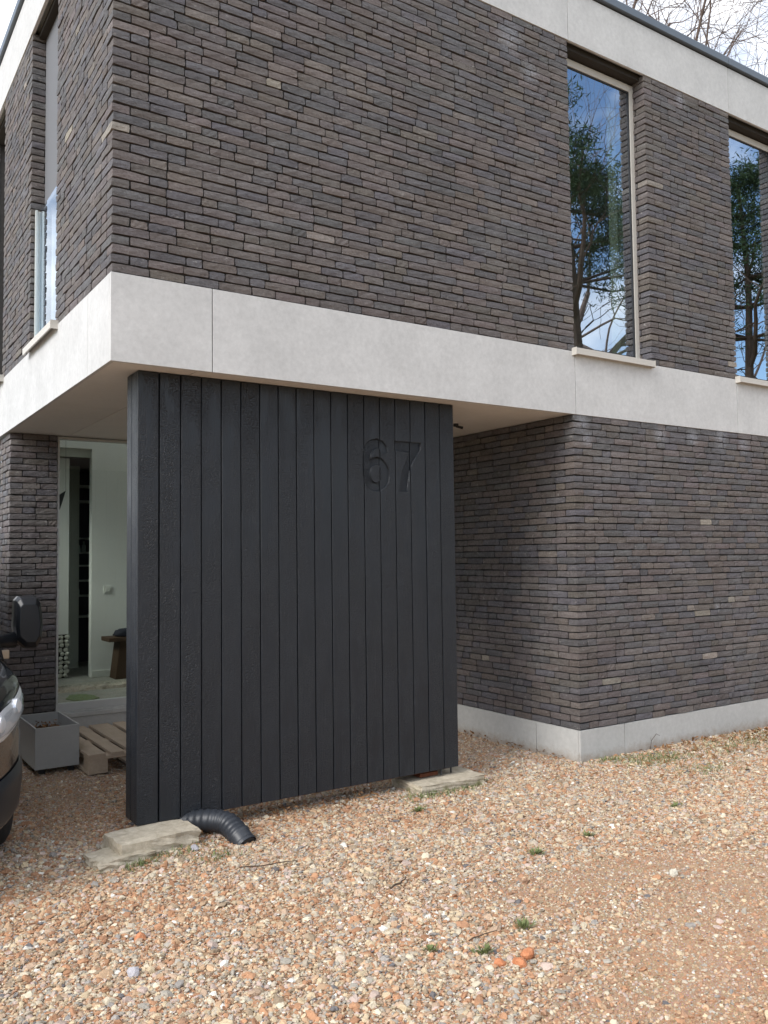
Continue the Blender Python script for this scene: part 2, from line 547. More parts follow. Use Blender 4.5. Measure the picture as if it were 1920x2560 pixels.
# ---------------------------------------------------------------- ground
def gz(x, y):
    return 0.010 * np.sin(x * 1.7 + 0.6) * np.cos(y * 1.3 + 0.4) + 0.006 * np.sin(x * 4.1 + y * 3.3) - 0.012


def make_ground():
    def axis(a, b, n):
        core = np.linspace(a, b, n)
        ext = np.array([2, 6, 14, 30, 70, 160, 400])
        return np.concatenate([a - ext[::-1], core, b + ext])
    xs, ys = axis(-4, 9, 90), axis(-6, 5, 80)
    X, Y = np.meshgrid(xs, ys, indexing='xy')
    fade = np.clip(1 - np.maximum(np.maximum(-4 - X, X - 9), np.maximum(-6 - Y, Y - 5)) / 2, 0, 1)
    Z = gz(X, Y) * fade - 0.012 * (1 - fade)
    nx, ny = len(xs), len(ys)
    v = np.stack([X, Y, Z], -1).reshape(-1, 3)
    f = [(j * nx + i, j * nx + i + 1, (j + 1) * nx + i + 1, (j + 1) * nx + i) for j in range(ny - 1) for i in range(nx - 1)]
    me = bpy.data.meshes.new("ground")
    me.from_pydata(v.tolist(), [], f)
    o = link("ground", me, M['ground'], smooth=True)
    tag(o, "sandy orange brown ground under the gravel", None, None, 'structure')


make_ground()

# ---------------------------------------------------------------- house
ZS, ZP, ZT, ZU, ZV = 2.655, 0.24, 3.146, 5.641, 6.0715
X1 = 3.527
YP = 3.05
house = thing("house", "two storey house of dark brown brick with pale cladding bands and an overhanging corner", "house")


def wall(*a):
    o = bx("wall", M['mortar'], house, *a)
    return o


wall(.019, 3.548, .019, .25, ZT, ZU + .02)
wall(4.487, 5.640, .019, .25, ZT, ZU + .02)
wall(6.55, 8.5, .019, .25, ZT, ZU + .02)
wall(.019, .25, .25, 1.305, ZT, ZU + .02)
wall(.019, .25, 2.179, 3.283, ZT, ZU + .02)
wall(.019, .25, 4.15, 8.0, ZT, ZU + .02)
wall(X1 + .019, 8.5, .019, .25, .0, ZS)
wall(X1 + .019, 3.8, .25, YP, .0, ZS)
wall(.043, .402, YP + .019, 3.3, .0, ZS)
wall(.043, .25, 3.3, 3.53, .0, ZS)
wall(.043, .25, 4.89, 8.0, .0, ZS)
wall(.043, .25, 3.53, 4.89, .0, .31)
wall(.25, 8.5, 7.8, 8.0, 0, ZU)
wall(8.3, 8.5, .25, 7.8, 0, ZU)
# slabs (open over the entrance hall) and roof, its unseen opening added to let daylight in
for nm, z0, z1, hole in (("floor_slab", 2.70, 3.13, (.3, 3.3, 3.24, 4.95)), ("roof", 5.70, 6.05, (.34, 3.26, 3.3, 4.88))):
    a, b, c, d = hole
    m = MB()
    m.box(.03, 8.49, .03, c, z0, z1)
    m.box(.03, 8.49, d, 7.9, z0, z1)
    m.box(.03, a, c, d, z0, z1)
    m.box(b, 8.49, c, d, z0, z1)
    m.build(nm, M['plastershade'], house)


# cladding bands
def panel(x0, x1, y0, y1, z0, z1, name="cladding_panel", mat='panel'):
    return bx(name, M[mat], house, x0, x1, y0, y1, z0, z1, 0.0018)


G = 0.0028
PF = -0.004
xs = [0.0, .582, 3.559, 5.635, 8.5]
for a, b in zip(xs[:-1], xs[1:]):
    panel(a + (G if a else PF), b - G, PF, .02, ZS, ZT)
ys = [0.0, .477, 3.376, 6.3, 8.0]
for a, b in zip(ys[:-1], ys[1:]):
    panel(PF, .02, a + (G * 1.2 + .02 if not a else G), b - G, ZS, ZT)
xs = [0.0, 1.5, 3.568, 5.654, 8.5]
for a, b in zip(xs[:-1], xs[1:]):
    panel(a + (G if a else PF), b - G, PF, .02, ZU, ZV, "fascia_panel")
ys = [0.0, 1.32, 3.45, 6.0, 8.0]
for a, b in zip(ys[:-1], ys[1:]):
    panel(PF, .02, a + (G * 1.2 + .02 if not a else G), b - G, ZU, ZV, "fascia_panel")
for a, b in ((PF + .024, 5.640), (5.645, 8.52)):
    m = MB()
    m.box(a if a > 1 else -.03, b, -.03, .25, 6.09, 6.157)
    m.build("roof_coping", M['coping'], house, .004)
bx("roof_coping", M['coping'], house, -.03, .25, .255, 8.02, 6.09, 6.157, .004)
m = MB()
m.box(.004, 8.4, .004, .2, ZV + .001, 6.089)
m.box(.004, .2, .201, 7.9, ZV + .001, 6.089)
m.build("shadow_gap", M['shadowgap'], house)
# soffit boards
for a, b in ((.022, .497), (.503, X1 + .01)):
    for c, d in ((.022, 1.497), (1.503, YP + .2)):
        bx("soffit_panel", M['soffit'], house, a, b, c, d, ZS + .002, ZS + .03, .0015)
m = MB()
m.tube([(3.045, .84, ZS + .005), (3.045, .84, ZS - .02)], [.022, .022], 10)
m.tube([(3.045, .84, ZS - .018), (3.085, .80, ZS - .035)], [.010, .012], 8)
m.build("sensor", M['gasket'], house, smooth=False)
# plinth
xs = [X1, 4.023, 6.1, 8.5]
for a, b in zip(xs[:-1], xs[1:]):
    panel(a + (G if a > X1 else 0), b - G, .001, .02, -.06, ZP - .003, "plinth_panel", 'plinth')
ys = [0.0, .481, 2.3, YP]
for a, b in zip(ys[:-1], ys[1:]):
    panel(X1 + .001, X1 + .02, a + (.024 if not a else G), b - G, -.06, ZP - .003, "plinth_panel", 'plinth')
panel(.03, 1.7, YP - .02, YP + .04, -.06, .225, "plinth_panel", 'plinth')
panel(1.705, X1, YP - .02, YP + .04, -.06, .225, "plinth_panel", 'plinth')

# ---------------------------------------------------------------- bricks
H = .0525


def brick_mesh(lx, ly, lz, seed):
    rg = np.random.default_rng(seed)
    nx, ny, nz = 4, 1, 2
    idx, vs, fs = {}, [], []

    def vid(i, j, k):
        key = (i, j, k)
        if key not in idx:
            x, y, z = (i / nx - .5) * lx, (j / ny - .5) * ly, (k / nz - .5) * lz
            edge = (i in (0, nx)) + (k in (0, nz)) + (j == 0)
            d = rg.uniform(-1, 1, 3) * np.array([.0018, .0022, .0018])
            if j == 0 and 0 < k < nz:
                d[1] -= .0006
            if j == 0 and (k in (0, nz) or i in (0, nx)):
                d[1] += .0008
            s = .0016 * max(edge - 1, 0)
            idx[key] = len(vs)
            vs.append((x - math.copysign(s, x) * (i in (0, nx)) + d[0], y + d[1], z - math.copysign(s, z) * (k in (0, nz)) + d[2]))
        return idx[key]
    for i in range(nx):
        for k in range(nz):
            fs.append((vid(i, 0, k), vid(i + 1, 0, k), vid(i + 1, 0, k + 1), vid(i, 0, k + 1)))
        for k, fl in ((0, True), (nz, False)):
            q = (vid(i, 0, k), vid(i + 1, 0, k), vid(i + 1, 1, k), vid(i, 1, k))
            fs.append(q[::-1] if fl else q)
    for i, fl in ((0, True), (nx, False)):
        for k in range(nz):
            q = (vid(i, 0, k), vid(i, 1, k), vid(i, 1, k + 1), vid(i, 0, k + 1))
            fs.append(q[::-1] if fl else q)
    me = bpy.data.meshes.new("brick")
    me.from_pydata(vs, [], fs)
    a = me.color_attributes.new("tint", 'FLOAT_COLOR', 'POINT')
    a.data.foreach_set('color', [1.0] * (4 * len(vs)))
    me.materials.append(M['brick'])
    me.update()
    return me


CLASSES = {'long': .206, 'mid': .152, 'head': .0965}
VARS = {}
for ci, (k, ln) in enumerate(CLASSES.items()):
    VARS[k] = [brick_mesh(ln,   .0965, .0478, 100 * ci + s) for s in range(10)]

BR = []          # (class, var, x, y, z, rotz, scalex, colour, axis)


def brick_colour():
    u = random.random()
    if u < .36:
        c = np.array([.073, .070, .074])
    elif u < .70:
        c = np.array([.092, .078, .072])
    elif u < .962:
        c = np.array([.081, .071, .068])
    elif u < .9945:
        c = np.array([.112, .096, .087])
    else:
        c = np.array([.19, .17, .145])
    c = c * random.uniform(.84, 1.18) * 1.42
    return c * np.array([1, random.uniform(.97, 1.03), random.uniform(.95, 1.06)])


def put(face, s0, s1, z, wallpos, jitter=True):
    """one brick along a face. face 'F': runs along x, outer face -y at y=wallpos; 'S': runs along y, outer face -x at x=wallpos;
    'J': runs along y, outer face +... jamb facing -x like S; 'E': faces +y"""
    ln = s1 - s0
    k = min(CLASSES, key=lambda q: abs(CLASSES[q] - (ln - .004)))
    sc = max((ln - random.uniform(.0016, .0042)) / CLASSES[k], .2)
    d = random.uniform(-.0028, .0022)
    mid = (s0 + s1) / 2 + random.uniform(-.001, .001)
    zz = z + H / 2 + random.uniform(-.0021, .0021)
    rz = random.gauss(0, .007)
    if face == 'F':
        BR.append((k, random.randrange(10), mid, wallpos + .0483 + d, zz, rz, sc, brick_colour(), 0, random.uniform(.95, 1.03)))
    else:
        BR.append((k, random.randrange(10), wallpos + .0483 + d, mid, zz, -math.pi / 2 + rz, sc, brick_colour(), 1, random.uniform(.95, 1.03)))


def run(face, a, b, z, wallpos):
    s = a
    last = ''
    while b - s > .004:
        u = random.random()
        ln = .2105 if u < .60 else (.157 if u < .78 else .1015)
        if last == 'h' and ln < .12:
            ln = .2105
        last = 'h' if ln < .12 else ''
        ln *= random.uniform(.97, 1.03)
        rem = b - s
        if rem < ln + .07:
            if rem > .235:
                ln = rem / 2
            else:
                ln = rem
        put(face, s, s + ln, z, wallpos)
        s += ln


def courses(z0, z1):
    n = int(round((z1 - z0) / H))
    h = (z1 - z0) / n
    return [(i, z0 + i * h) for i in range(n)]


def corner_pair(ix, i, z, xc, yc, frontlen_to, sidelen_to, front=True, side=True):
    """outer corner at (xc, yc): front along +x, side along +y"""
    ln = .2105
    hd = .1015
    if (i + ix) % 2 == 0:
        put('F', xc, xc + ln, z, yc)
        if front:
            run('F', xc + ln, frontlen_to, z, yc)
        if side:
            run('S', yc + hd, sidelen_to, z, xc)
    else:
        put('S', yc, yc + ln, z, xc)
        if front:
            run('F', xc + hd, frontlen_to, z, yc)
        if side:
            run('S', yc + ln, sidelen_to, z, xc)


for i, z in courses(ZT + .003, ZU):
    corner_pair(0, i, z, 0.0, 0.0, 3.56, 1.321)
    # pier between the two front windows, its left jamb 122 mm deep
    corner_pair(1, i, z, 4.470, 0.0, 5.651, .20, side=(i % 2 == 1))
    run('F', 6.54, 7.6, z, 0.0)
    # side pier, its jamb faces the street
    corner_pair(0, i, z, 0.0, 2.162, .20, 3.30, front=(i % 2 == 0))
    run('S', 4.14, 5.4, z, 0.0)
for i, z in courses(ZP, ZS):
    corner_pair(1, i, z, X1, 0.0, 7.6, YP)
    corner_pair(0, i, z, .026, YP, .41, 3.515)
    run('S', 4.90, 6.2, z, .026)
    if z < .30:
        run('S', 3.515, 4.90, z, .026)


def project(p):
    d = (p - CAM) @ AX
    return np.stack([960 + FPX * d[:, 0] / d[:, 1], 1280 - FPX * d[:, 2] / d[:, 1], d[:, 1]], -1)


def in_poly(px, py, poly):
    c = False
    j = len(poly) - 1
    for i in range(len(poly)):
        if (poly[i][1] > py) != (poly[j][1] > py) and px < (poly[j][0] - poly[i][0]) * (py - poly[i][1]) / (poly[j][1] - poly[i][1]) + poly[i][0]:
            c = not c
        j = i
    return c


def bricks_build():
    ctr = np.array([[b[2], b[3], b[4]] for b in BR])
    pr = project(ctr)
    area = []
    scr = [(312, 925), (1136, 1000), (1150, 1920), (335, 2070), (308, 2046)]
    for b, q in zip(BR, pr):
        ln = CLASSES[b[0]] * b[6]
        n = np.array([0, -1, 0]) if b[8] == 0 else np.array([-1, 0, 0])
        face = np.array([b[2], b[3], b[4]]) + n * .048
        v = CAM - face
        dist = np.linalg.norm(v)
        cosv = max(0.0, float(v @ n) / dist)
        ok = 0 < q[0] < 1920 and 0 < q[1] < 2560 and q[2] > 0 and b[3] < 5
        if ok and face[1] > .3 and in_poly(q[0], q[1], scr):
            ok = False
        if ok and q[0] < 60 and q[1] > 1600:
            ok = False
        area.append(ln * H * cosv / dist ** 2 if ok else 0.0)
    order = np.argsort(-np.array(area))
    single = set(int(i) for i in order[:300])
    for i in single:
        b = BR[i]
        o = bpy.data.objects.new("brick", VARS[b[0]][b[1]])
        C.objects.link(o)
        o.parent = house
        o.location = (b[2], b[3], b[4])
        o.rotation_euler = (0, 0, b[5])
        o.scale = (b[6], 1, b[9])
        o.color = (b[7][0], b[7][1], b[7][2], 1)
    cache = {}
    for k, lst in VARS.items():
        for vi, me in enumerate(lst):
            co = np.empty(len(me.vertices) * 3)
            me.vertices.foreach_get('co', co)
            cache[(k, vi)] = (co.reshape(-1, 3), np.array([p.vertices[:] for p in me.polygons]))
    V, F, T, base = [], [], [], 0
    for i, b in enumerate(BR):
        if i in single:
            continue
        co, fc = cache[(b[0], b[1])]
        x, y, z = co[:, 0] * b[6], co[:, 1], co[:, 2]
        c, s = math.cos(b[5]), math.sin(b[5])
        V.append(np.stack([x * c - y * s + b[2], x * s + y * c + b[3], z * b[9] + b[4]], -1))
        F.append(fc + base)
        T.append(np.tile(np.append(b[7], 1.0), (len(co), 1)))
        base += len(co)
    V, F, T = np.concatenate(V), np.concatenate(F), np.concatenate(T)
    me = bpy.data.meshes.new("brickwork")
    me.from_pydata(V.tolist(), [], F.tolist())
    a = me.color_attributes.new("tint", 'FLOAT_COLOR', 'POINT')
    a.data.foreach_set('color', T.reshape(-1))
    o = link("brickwork", me, M['brick'], house)
    o.color = (1, 1, 1, 1)
    o['kind'] = 'stuff'


bricks_build()


# ---------------------------------------------------------------- front windows
def ring(m, x0, x1, z0, z1, w, y0, y1, wt_=None, wb=None):
    wt_ = w if wt_ is None else wt_
    wb = w if wb is None else wb
    m.box(x0, x0 + w, y0, y1, z0, z1)
    m.box(x1 - w, x1, y0, y1, z0, z1)
    m.box(x0 + w, x1 - w, y0 + .0005, y1, z1 - wt_, z1)
    m.box(x0 + w, x1 - w, y0 + .0005, y1, z0, z0 + wb)


def front_window(x0, x1, curt):
    z0, z1 = 3.168, 5.595
    m = MB()
    ring(m, x0 + .004, x1 + .006, z0, z1, .05, .122, .20, .06, .055)
    fr = m.build("window", M['frame'], house, .003)
    m = MB()
    ring(m, x0 + .055, x1 - .045, z0 + .056, z1 - .061, .010, .128, .19)
    m.box(x1 - .085, x1 - .056, .150, .185, z0 + .066, z1 - .072)
    m.build("gasket", M['gasket'], fr)
    bx("pane", M['glass'], fr, x0 + .064, x1 - .054, .136, .142, z0 + .065, z1 - .07)
    m = MB()
    m.box(x0 + .002, x1 + .006, .05, .21, z1 + .012, ZU + .018)
    m.build("blind_box", M['shadowgap'], fr)
    m = MB()
    m.box(x0 - .028, x1 - .02 + (.0), -.05, .121, 3.149, 3.166)
    m.box(x0 - .028, x1 - .02, -.05, -.040, 3.118, 3.1485)
    m.box(x0 - .031, x0 - .0285, -.053, .0, 3.112, 3.170)
    m.box(x1 - .0195, x1 - .016, -.053, .0, 3.112, 3.170)
    m.build("sill", M['frame'], fr)
    # curtain folds inside
    m = MB()
    n = 26
    a, b = curt
    for i in range(n):
        xa, xb = a + (b - a) * i / n, a + (b - a) * (i + 1) / n
        ya, yb = .27 + .03 * math.sin(i * 1.7), .27 + .03 * math.sin((i + 1) * 1.7)
        m.add([(xa, ya, 3.2), (xb, yb, 3.2), (xb, yb, 5.6), (xa, ya, 5.6)], [(0, 1, 2, 3)])
    m.build("curtain", M['curtain'], fr, smooth=True)


front_window(3.56, 4.47, (4.30, 4.95))
front_window(5.651, 6.54, (6.55, 6.95))
# upstairs room linings
m = MB()
m.box(3.32, 3.40, .25, 5.2, 3.135, 5.69)
m.box(3.40, 8.2, 5.1, 5.2, 3.135, 5.69)
m.box(5.05, 5.13, .25, 5.1, 3.135, 5.69)
m.build("partition_wall", M['plastershade'], house)
m = MB()
m.box(.02, 3.32, 3.1, 3.2, 3.135, 5.69)
m.build("partition_wall", M['plastershade'], house)


# ---------------------------------------------------------------- side windows
def side_window(y0, y1, blind_z):
    z0, z1 = 3.168, 5.60
    m = MB()
    for a, b, c, d in ((y0 + .002, y0 + .05, z0, z1), (y1 - .05, y1 - .002, z0, z1), (y0 + .05, y1 - .05, z0, z0 + .055), (y0 + .05, y1 - .05, z1 - .06, z1)):
        m.box(.150, .22, a, b, c, d)
    fr = m.build("window", M['framegrey'], house, .003)
    m = MB()
    m.box(.165, .171, y0 + .05, y1 - .05, z0 + .055, z1 - .06)
    m.build("pane", M['glass'], fr)
    m = MB()
    m.box(.05, .20, y0 + .002, y1 - .002, z1 + .012, ZU + .018)
    m.build("blind_box", M['shadowgap'], fr)
    if blind_z:
        m = MB()
        m.box(.100, .104, y0 + .004, y1 - .004, blind_z, z1 + .011)
        m.box(.094, .110, y0 + .004, y1 - .004, blind_z - .018, blind_z)
        m.build("blind", M['screenfab'], fr)
        b0 = y1 - .004
        m = MB()
        m.box(.030, .046, b0 - .028, b0, 3.172, 4.245)
        m.box(.086, .100, b0 - .028, b0, 3.172, 4.245)
        m.box(.046, .086, b0 - .012, b0 - .002, 3.172, 4.24)
        m.build("balustrade_channel", M['alu'], fr, .002)
        m = MB()
        m.box(.030, .046, y0 + .004, y0 + .032, 3.172, 4.245)
        m.box(.086, .100, y0 + .004, y0 + .032, 3.172, 4.245)
        m.box(.046, .086, y0 + .006, y0 + .016, 3.172, 4.24)
        m.build("balustrade_channel", M['alu'], fr, .002)
        bx("balustrade_glass", M['lens'], fr, .060, .072, y0 + .033, b0 - .03, 3.2, 4.235)
    m = MB()
    m.box(-.05, .149, y0 - .09, y1 - .004, 3.149, 3.166)
    m.box(-.05, -.040, y0 - .09, y1 - .004, 3.118, 3.1485)
    m.box(-.053, .0, y0 - .0935, y0 - .0905, 3.112, 3.17)
    m.build("sill", M['frame'], fr)


side_window(1.321, 2.162, 4.28)
side_window(3.30, 4.14, None)

# ---------------------------------------------------------------- glazed entrance and hall
m = MB()
GX = [(.412, 1.9), (1.94, 3.52)]
for a, b in GX:
    m.box(a, a + .018, YP + .012, YP + .08, .283, 2.648)
    m.box(b - .03, b, YP + .012, YP + .08, .283, 2.648)
    m.box(a + .018, b - .03, YP + .0125, YP + .08, .283, .345)
    m.box(a + .018, b - .03, YP + .0125, YP + .08, 2.628, 2.648)
m.box(1.9005, 1.9395, YP + .005, YP + .09, .283, 2.648)
gw = m.build("glass_wall", M['framegrey'], house, .002)
for a, b in GX:
    bx("pane", M['glassdoor'], gw, a + .018, b - .03, YP + .034, YP + .042, .345, 2.628)
m = MB()
m.box(.40, X1, YP - .03, YP + .011, .228, .262)
m.box(.40, X1, YP - .012, YP + .09, .2625, .282)
m.build("door_sill", M['plinth'], gw, .002)
bx("interior_floor", M['screed'], house, .26, 3.7, YP + .09, 4.46, .10, .232)
# rough step edge and hall floor behind it
m = MB()
nx = 60
rr = random.Random(4)
top, bot = [], []
vs, fs = [], []
for i in range(nx + 1):
    x = .26 + (3.44) * i / nx
    vs += [(x, 4.44 + rr.uniform(-.012, .012), .233), (x, 4.45 + rr.uniform(-.02, .012), .265 + rr.uniform(-.008, .008)), (x, 4.475 + rr.uniform(-.014, .014), .299 + rr.uniform(-.004, .004)), (x, 4.56, .2995)]
for i in range(nx):
    for k in range(3):
        a = i * 4 + k
        fs.append((a, a + 4, a + 5, a + 1))
m.add(vs, fs)
m.build("step_edge", M['roughstep'], house)
bx("interior_floor", M['screed'], house, .26, 6.0, 4.561, 7.7, .10, .2995)
m = MB()
m.box(1.185, 3.8, 4.90, 5.0, .30, 5.69)
m.box(.26, 1.185, 4.90, 5.0, 2.79, 5.69)
m.box(3.3, 3.4, 3.3, 4.9, 2.7, 5.69)
m.box(.26, .3, 3.3, 3.53, .3, 5.69)
m.box(.26, .3, 3.53, 4.89, 2.66, 3.15)
m.box(.26, .3, 4.20, 4.9, 3.15, 5.69)
m.box(3.55, 3.8, 3.15, 4.9, .2, 2.7)
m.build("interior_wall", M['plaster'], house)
m = MB()
m.box(1.19, 3.55, 4.882, 4.899, .301, .37)
m.build("skirting_board", M['ivory'], house, .002)
m = MB()
m.box(1.315, 1.40, 4.890, 4.899, 1.205, 1.285)
m.box(1.332, 1.383, 4.884, 4.8895, 1.222, 1.268)
m.build("light_switch", M['ivory'], house, .002)
m = MB()
m.box(1.19, 1.3, 5.9, 6.0, .30, 2.78)
m.box(.26, 1.19, 6.6, 6.7, .30, 2.78)
m.box(.26, .3, 5.0, 6.6, .30, 2.78)
m.box(.3, 3.6, 5.0, 6.7, 2.70, 2.78)
m.box(1.6, 1.7, 5.0, 6.6, .30, 2.70)
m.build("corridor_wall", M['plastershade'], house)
m = MB()
for a_, b_, c_, d_ in ((3.535, 3.585, .315, 2.65), (4.835, 4.885, .315, 2.65), (3.585, 4.835, .315, .37), (3.585, 4.835, 2.59, 2.65)):
    m.box(.12, .19, a_, b_, c_, d_)
hw = m.build("window", M['framegrey'], house, .003)  # unseen side window, added to bring daylight into the hall
bx("pane", M['glassdoor'], hw, .15, .157, 3.585, 4.835, .37, 2.59)
# pillar, rendered above and stone-filled below
pil = thing("pillar", "white pillar inside the glass with a lower half of stacked pale stones", "pillar", (.93, 5.1, .3))
bx("shaft", M['plaster'], pil, -.11, .05, -.06, .1, .47, 2.39)
bx("core", M['shadowgap'], pil, -.09, .03, -.035, .08, 0, .47)


def stone_mesh(seed, sub=2, rough=.28):
    bm = bmesh.new()
    bmesh.ops.create_icosphere(bm, subdivisions=sub, radius=1)
    rg = random.Random(seed)
    dirs = [(Vector((rg.gauss(0, 1), rg.gauss(0, 1), rg.gauss(0, 1))).normalized(), rg.uniform(.55, .9)) for _ in range(9)]
    for v in bm.verts:
        n = v.co.normalized()
        s = 1.0
        for d, lim in dirs:
            c = n.dot(d)
            if c > lim:
                s = min(s, lim / c)
        v.co = n * s * (1 + rg.uniform(-1, 1) * rough * .18)
    me = bpy.data.meshes.new("stone")
    bm.to_mesh(me)
    bm.free()
    return me


SM = [stone_mesh(s) for s in range(8)]
gst = [s.copy() for s in SM[:5]]
for s in gst:
    s.materials.append(M['pebble'])
rg = random.Random(3)
for k in range(10):
    for j in range(3):
        o = bpy.data.objects.new("stone", gst[rg.randrange(5)])
        C.objects.link(o)
        o.parent = pil
        o.location = (-.085 + j * .056 + (k % 2) * .012 + rg.uniform(-.006, .006), -.045 + rg.uniform(-.008, .008), .028 + k * .046)
        o.scale = (.031 * rg.uniform(.85, 1.15), .028, .026 * rg.uniform(.85, 1.1))
        o.rotation_euler = (rg.uniform(-.4, .4), rg.uniform(-.5, .5), rg.uniform(0, 6))
# shelf case with its boards
sh = thing("shelf_unit", "tall dark shelf recess with pale shelf boards seen through the glass", "shelf unit", (1.46, 6.15, .30))
m = MB()
m.box(-.15, .15, .28, .30, 0, 2.39)
m.box(-.15, -.13, .0, .28, 0, 2.39)
m.box(.12, .14, .0, .28, 0, 2.39)
m.build("case", M['darkshelf'], sh)
SHZ = [2.19, 2.0, 1.54, 1.365, 1.205, 1.02, .835, .58]
for z in SHZ:
    bx("shelf", M['shelf'], sh, -.128, .118, 0.01, .279, z - .012, z + .006)


def bottle(x, z, h, r, lab, name="bottle"):
    o = thing(name, lab, name, (x, 6.2, z), 0, "bottles on the hall shelves")
    m = MB()
    m.tube([(0, 0, 0), (0, 0, h * .62), (0, 0, h * .75), (0, 0, h * .9)], [r, r, r * .45, r * .4], 10)
    m.build("body", M['bottle'], o, smooth=False)
    m = MB()
    m.tube([(0, 0, h * .9), (0, 0, h)], [r * .5, r * .5], 8)
    m.build("cap", M['ivory'], o)


bottle(1.43, 1.671, .13, .026, "tall pale bottle on the fourth shelf, behind glass")
bottle(1.375, 1.671, .08, .024, "short jar beside the tall bottle on the fourth shelf")
bottle(1.36, 1.141, .11, .022, "pale bottle on a lower shelf near knee height of the hall")
# bench with a dark cloth
be = thing("bench", "rustic brown wooden bench against the white hall wall", "bench", (1.655, 4.68, .30))
m = MB()
m.box(-.38, .5, -.14, .16, .40, .445)
m.build("seat", M['benchwood'], be, .006)
for sx in (-.25, .38):
    m = MB()
    m.add([(sx - .05, -.1, 0), (sx + .07, -.1, 0), (sx + .07, .12, 0), (sx - .05, .12, 0), (sx + .0, -.1, .3995), (sx + .09, -.1, .3995), (sx + .09, .12, .3995), (sx + .0, .12, .3995)],
          [(0, 3, 2, 1), (4, 5, 6, 7), (0, 1, 5, 4), (1, 2, 6, 5), (2, 3, 7, 6), (3, 0, 4, 7)])
    m.build("leg", M['benchwood'], be, .004)
me = stone_mesh(77, 3, .3)
cl = link("folded_cloth", me, M['navy'], smooth=True)
cl.location = (1.545, 4.66, .785)
cl.scale = (.26, .12, .048)
tag(cl, "dark navy folded cloth lying on the brown bench", "cloth")
# hanging paper kite with tassel
kt = thing("hanging_ornament", "black diamond shaped paper ornament with a tassel hanging behind the glass", "ornament", (.80, 4.62, 2.18))
m = MB()
for y0 in (0, .006):
    pass
P = [(-.06, -.035), (.045, .125), (-.012, -.085), (-.062, -.11)]
P = [(-.062, .05), (.045, .12), (-.012, -.075), (-.062, -.105)]
m.add([(x, 0, z) for x, z in P] + [(x, .008, z) for x, z in P], [(0, 3, 2, 1), (4, 5, 6, 7), (0, 1, 5, 4), (1, 2, 6, 5), (2, 3, 7, 6), (3, 0, 4, 7)])
m.build("paper", M['blackpaper'], kt)
m = MB()
m.tube([(-.035, .004, -.09), (-.035, .004, -.29)], [.0025, .0025], 5)
m.tube([(.045, .004, .12), (.03, .004, 3.4)], [.0015, .0015], 4)
m.build("string", M['blackpaper'], kt)
m = MB()
m.tube([(-.035, .004, -.27), (-.035, .004, -.285), (-.035, .004, -.30), (-.035, .004, -.315)], [.006, .018, .018, .006], 8)
for k in range(7):
    a = k * .9
    m.tube([(-.035, .004, -.31), (-.035 + .012 * math.cos(a), .004 + .012 * math.sin(a), -.38), (-.035 + .016 * math.cos(a), .004 + .016 * math.sin(a), -.46 - .01 * (k % 3))], [.006, .007, .003], 5)
m.build("tassel", M['blackpaper'], kt)
# green patch on the vestibule floor
m = MB()
n = 18
rg = random.Random(8)
vs = [(0, 0, .012)] + [(.17 * math.cos(a) * rg.uniform(.7, 1.1), .22 * math.sin(a) * rg.uniform(.7, 1.1), .010) for a in [2 * math.pi * k / n for k in range(n)]]
fs = [(0, 1 + k, 1 + (k + 1) % n) for k in range(n)]
lo = [(x, y, 0) for x, y, z in vs[1:]]
m.add(vs + lo, fs + [(1 + k, n + 1 + k, n + 1 + (k + 1) % n, 1 + (k + 1) % n) for k in range(n)])
gm = m.build("floor_patch", M['greenpatch'])
gm.location = (.86, 4.0, .2325)
tag(gm, "dull green patch lying on the floor just behind the glass", "mat")

# ---------------------------------------------------------------- timber screen with the engraved number
screen = thing("timber_screen", "black charred timber screen wall engraved with the number 67", "screen wall", (0, 0, 0))
SX0, PITCHB, NB = .195, .12656, 18
SY0, SY1, SZ0, SZ1 = .15, .345, .10, 2.652
TH = .026


def board_mesh(w, th, h, ch=.003):
    m = MB()
    # section in (x, y): front chamfered
    s = [(0, ch), (ch, 0), (w - ch, 0), (w, ch), (w, th), (0, th)]
    n = len(s)
    v = [(x, y, 0) for x, y in s] + [(x, y, h) for x, y in s]
    f = [tuple(range(n))[::-1], tuple(range(n, 2 * n))] + [(i, (i + 1) % n, n + (i + 1) % n, n + i) for i in range(n)]
    m.add(v, f)
    return m


SIX = [(1.91, 2.283), (1.883, 2.277), (1.859, 2.27), (1.846, 2.297), (1.82, 2.309), (1.791, 2.296), (1.769, 2.26), (1.757, 2.216), (1.776, 2.231), (1.811, 2.242), (1.854, 2.235), (1.891, 2.204), (1.913, 2.165), (1.919, 2.128), (1.912, 2.08), (1.882, 2.042), (1.834, 2.016), (1.782, 2.019), (1.739, 2.037), (1.715, 2.069), (1.707, 2.119), (1.705, 2.198), (1.709, 2.278), (1.73, 2.327), (1.769, 2.355), (1.812, 2.365), (1.86, 2.357), (1.892, 2.326)]
SIXHOLE = [(1.856, 2.134), (1.853, 2.113), (1.846, 2.094), (1.834, 2.079), (1.82, 2.07), (1.804, 2.068), (1.789, 2.072), (1.777, 2.083), (1.768, 2.1), (1.763, 2.119), (1.763, 2.141), (1.768, 2.161), (1.778, 2.178), (1.791, 2.19), (1.806, 2.196), (1.822, 2.195), (1.836, 2.187), (1.847, 2.173), (1.854, 2.155)]
SEVEN = [(1.961, 2.36), (1.96, 2.299), (2.087, 2.294), (2.06, 2.231), (2.024, 2.155), (2.008, 2.08), (2.002, 2.023), (2.064, 2.023), (2.071, 2.082), (2.086, 2.158), (2.105, 2.211), (2.143, 2.266), (2.179, 2.314), (2.18, 2.361)]


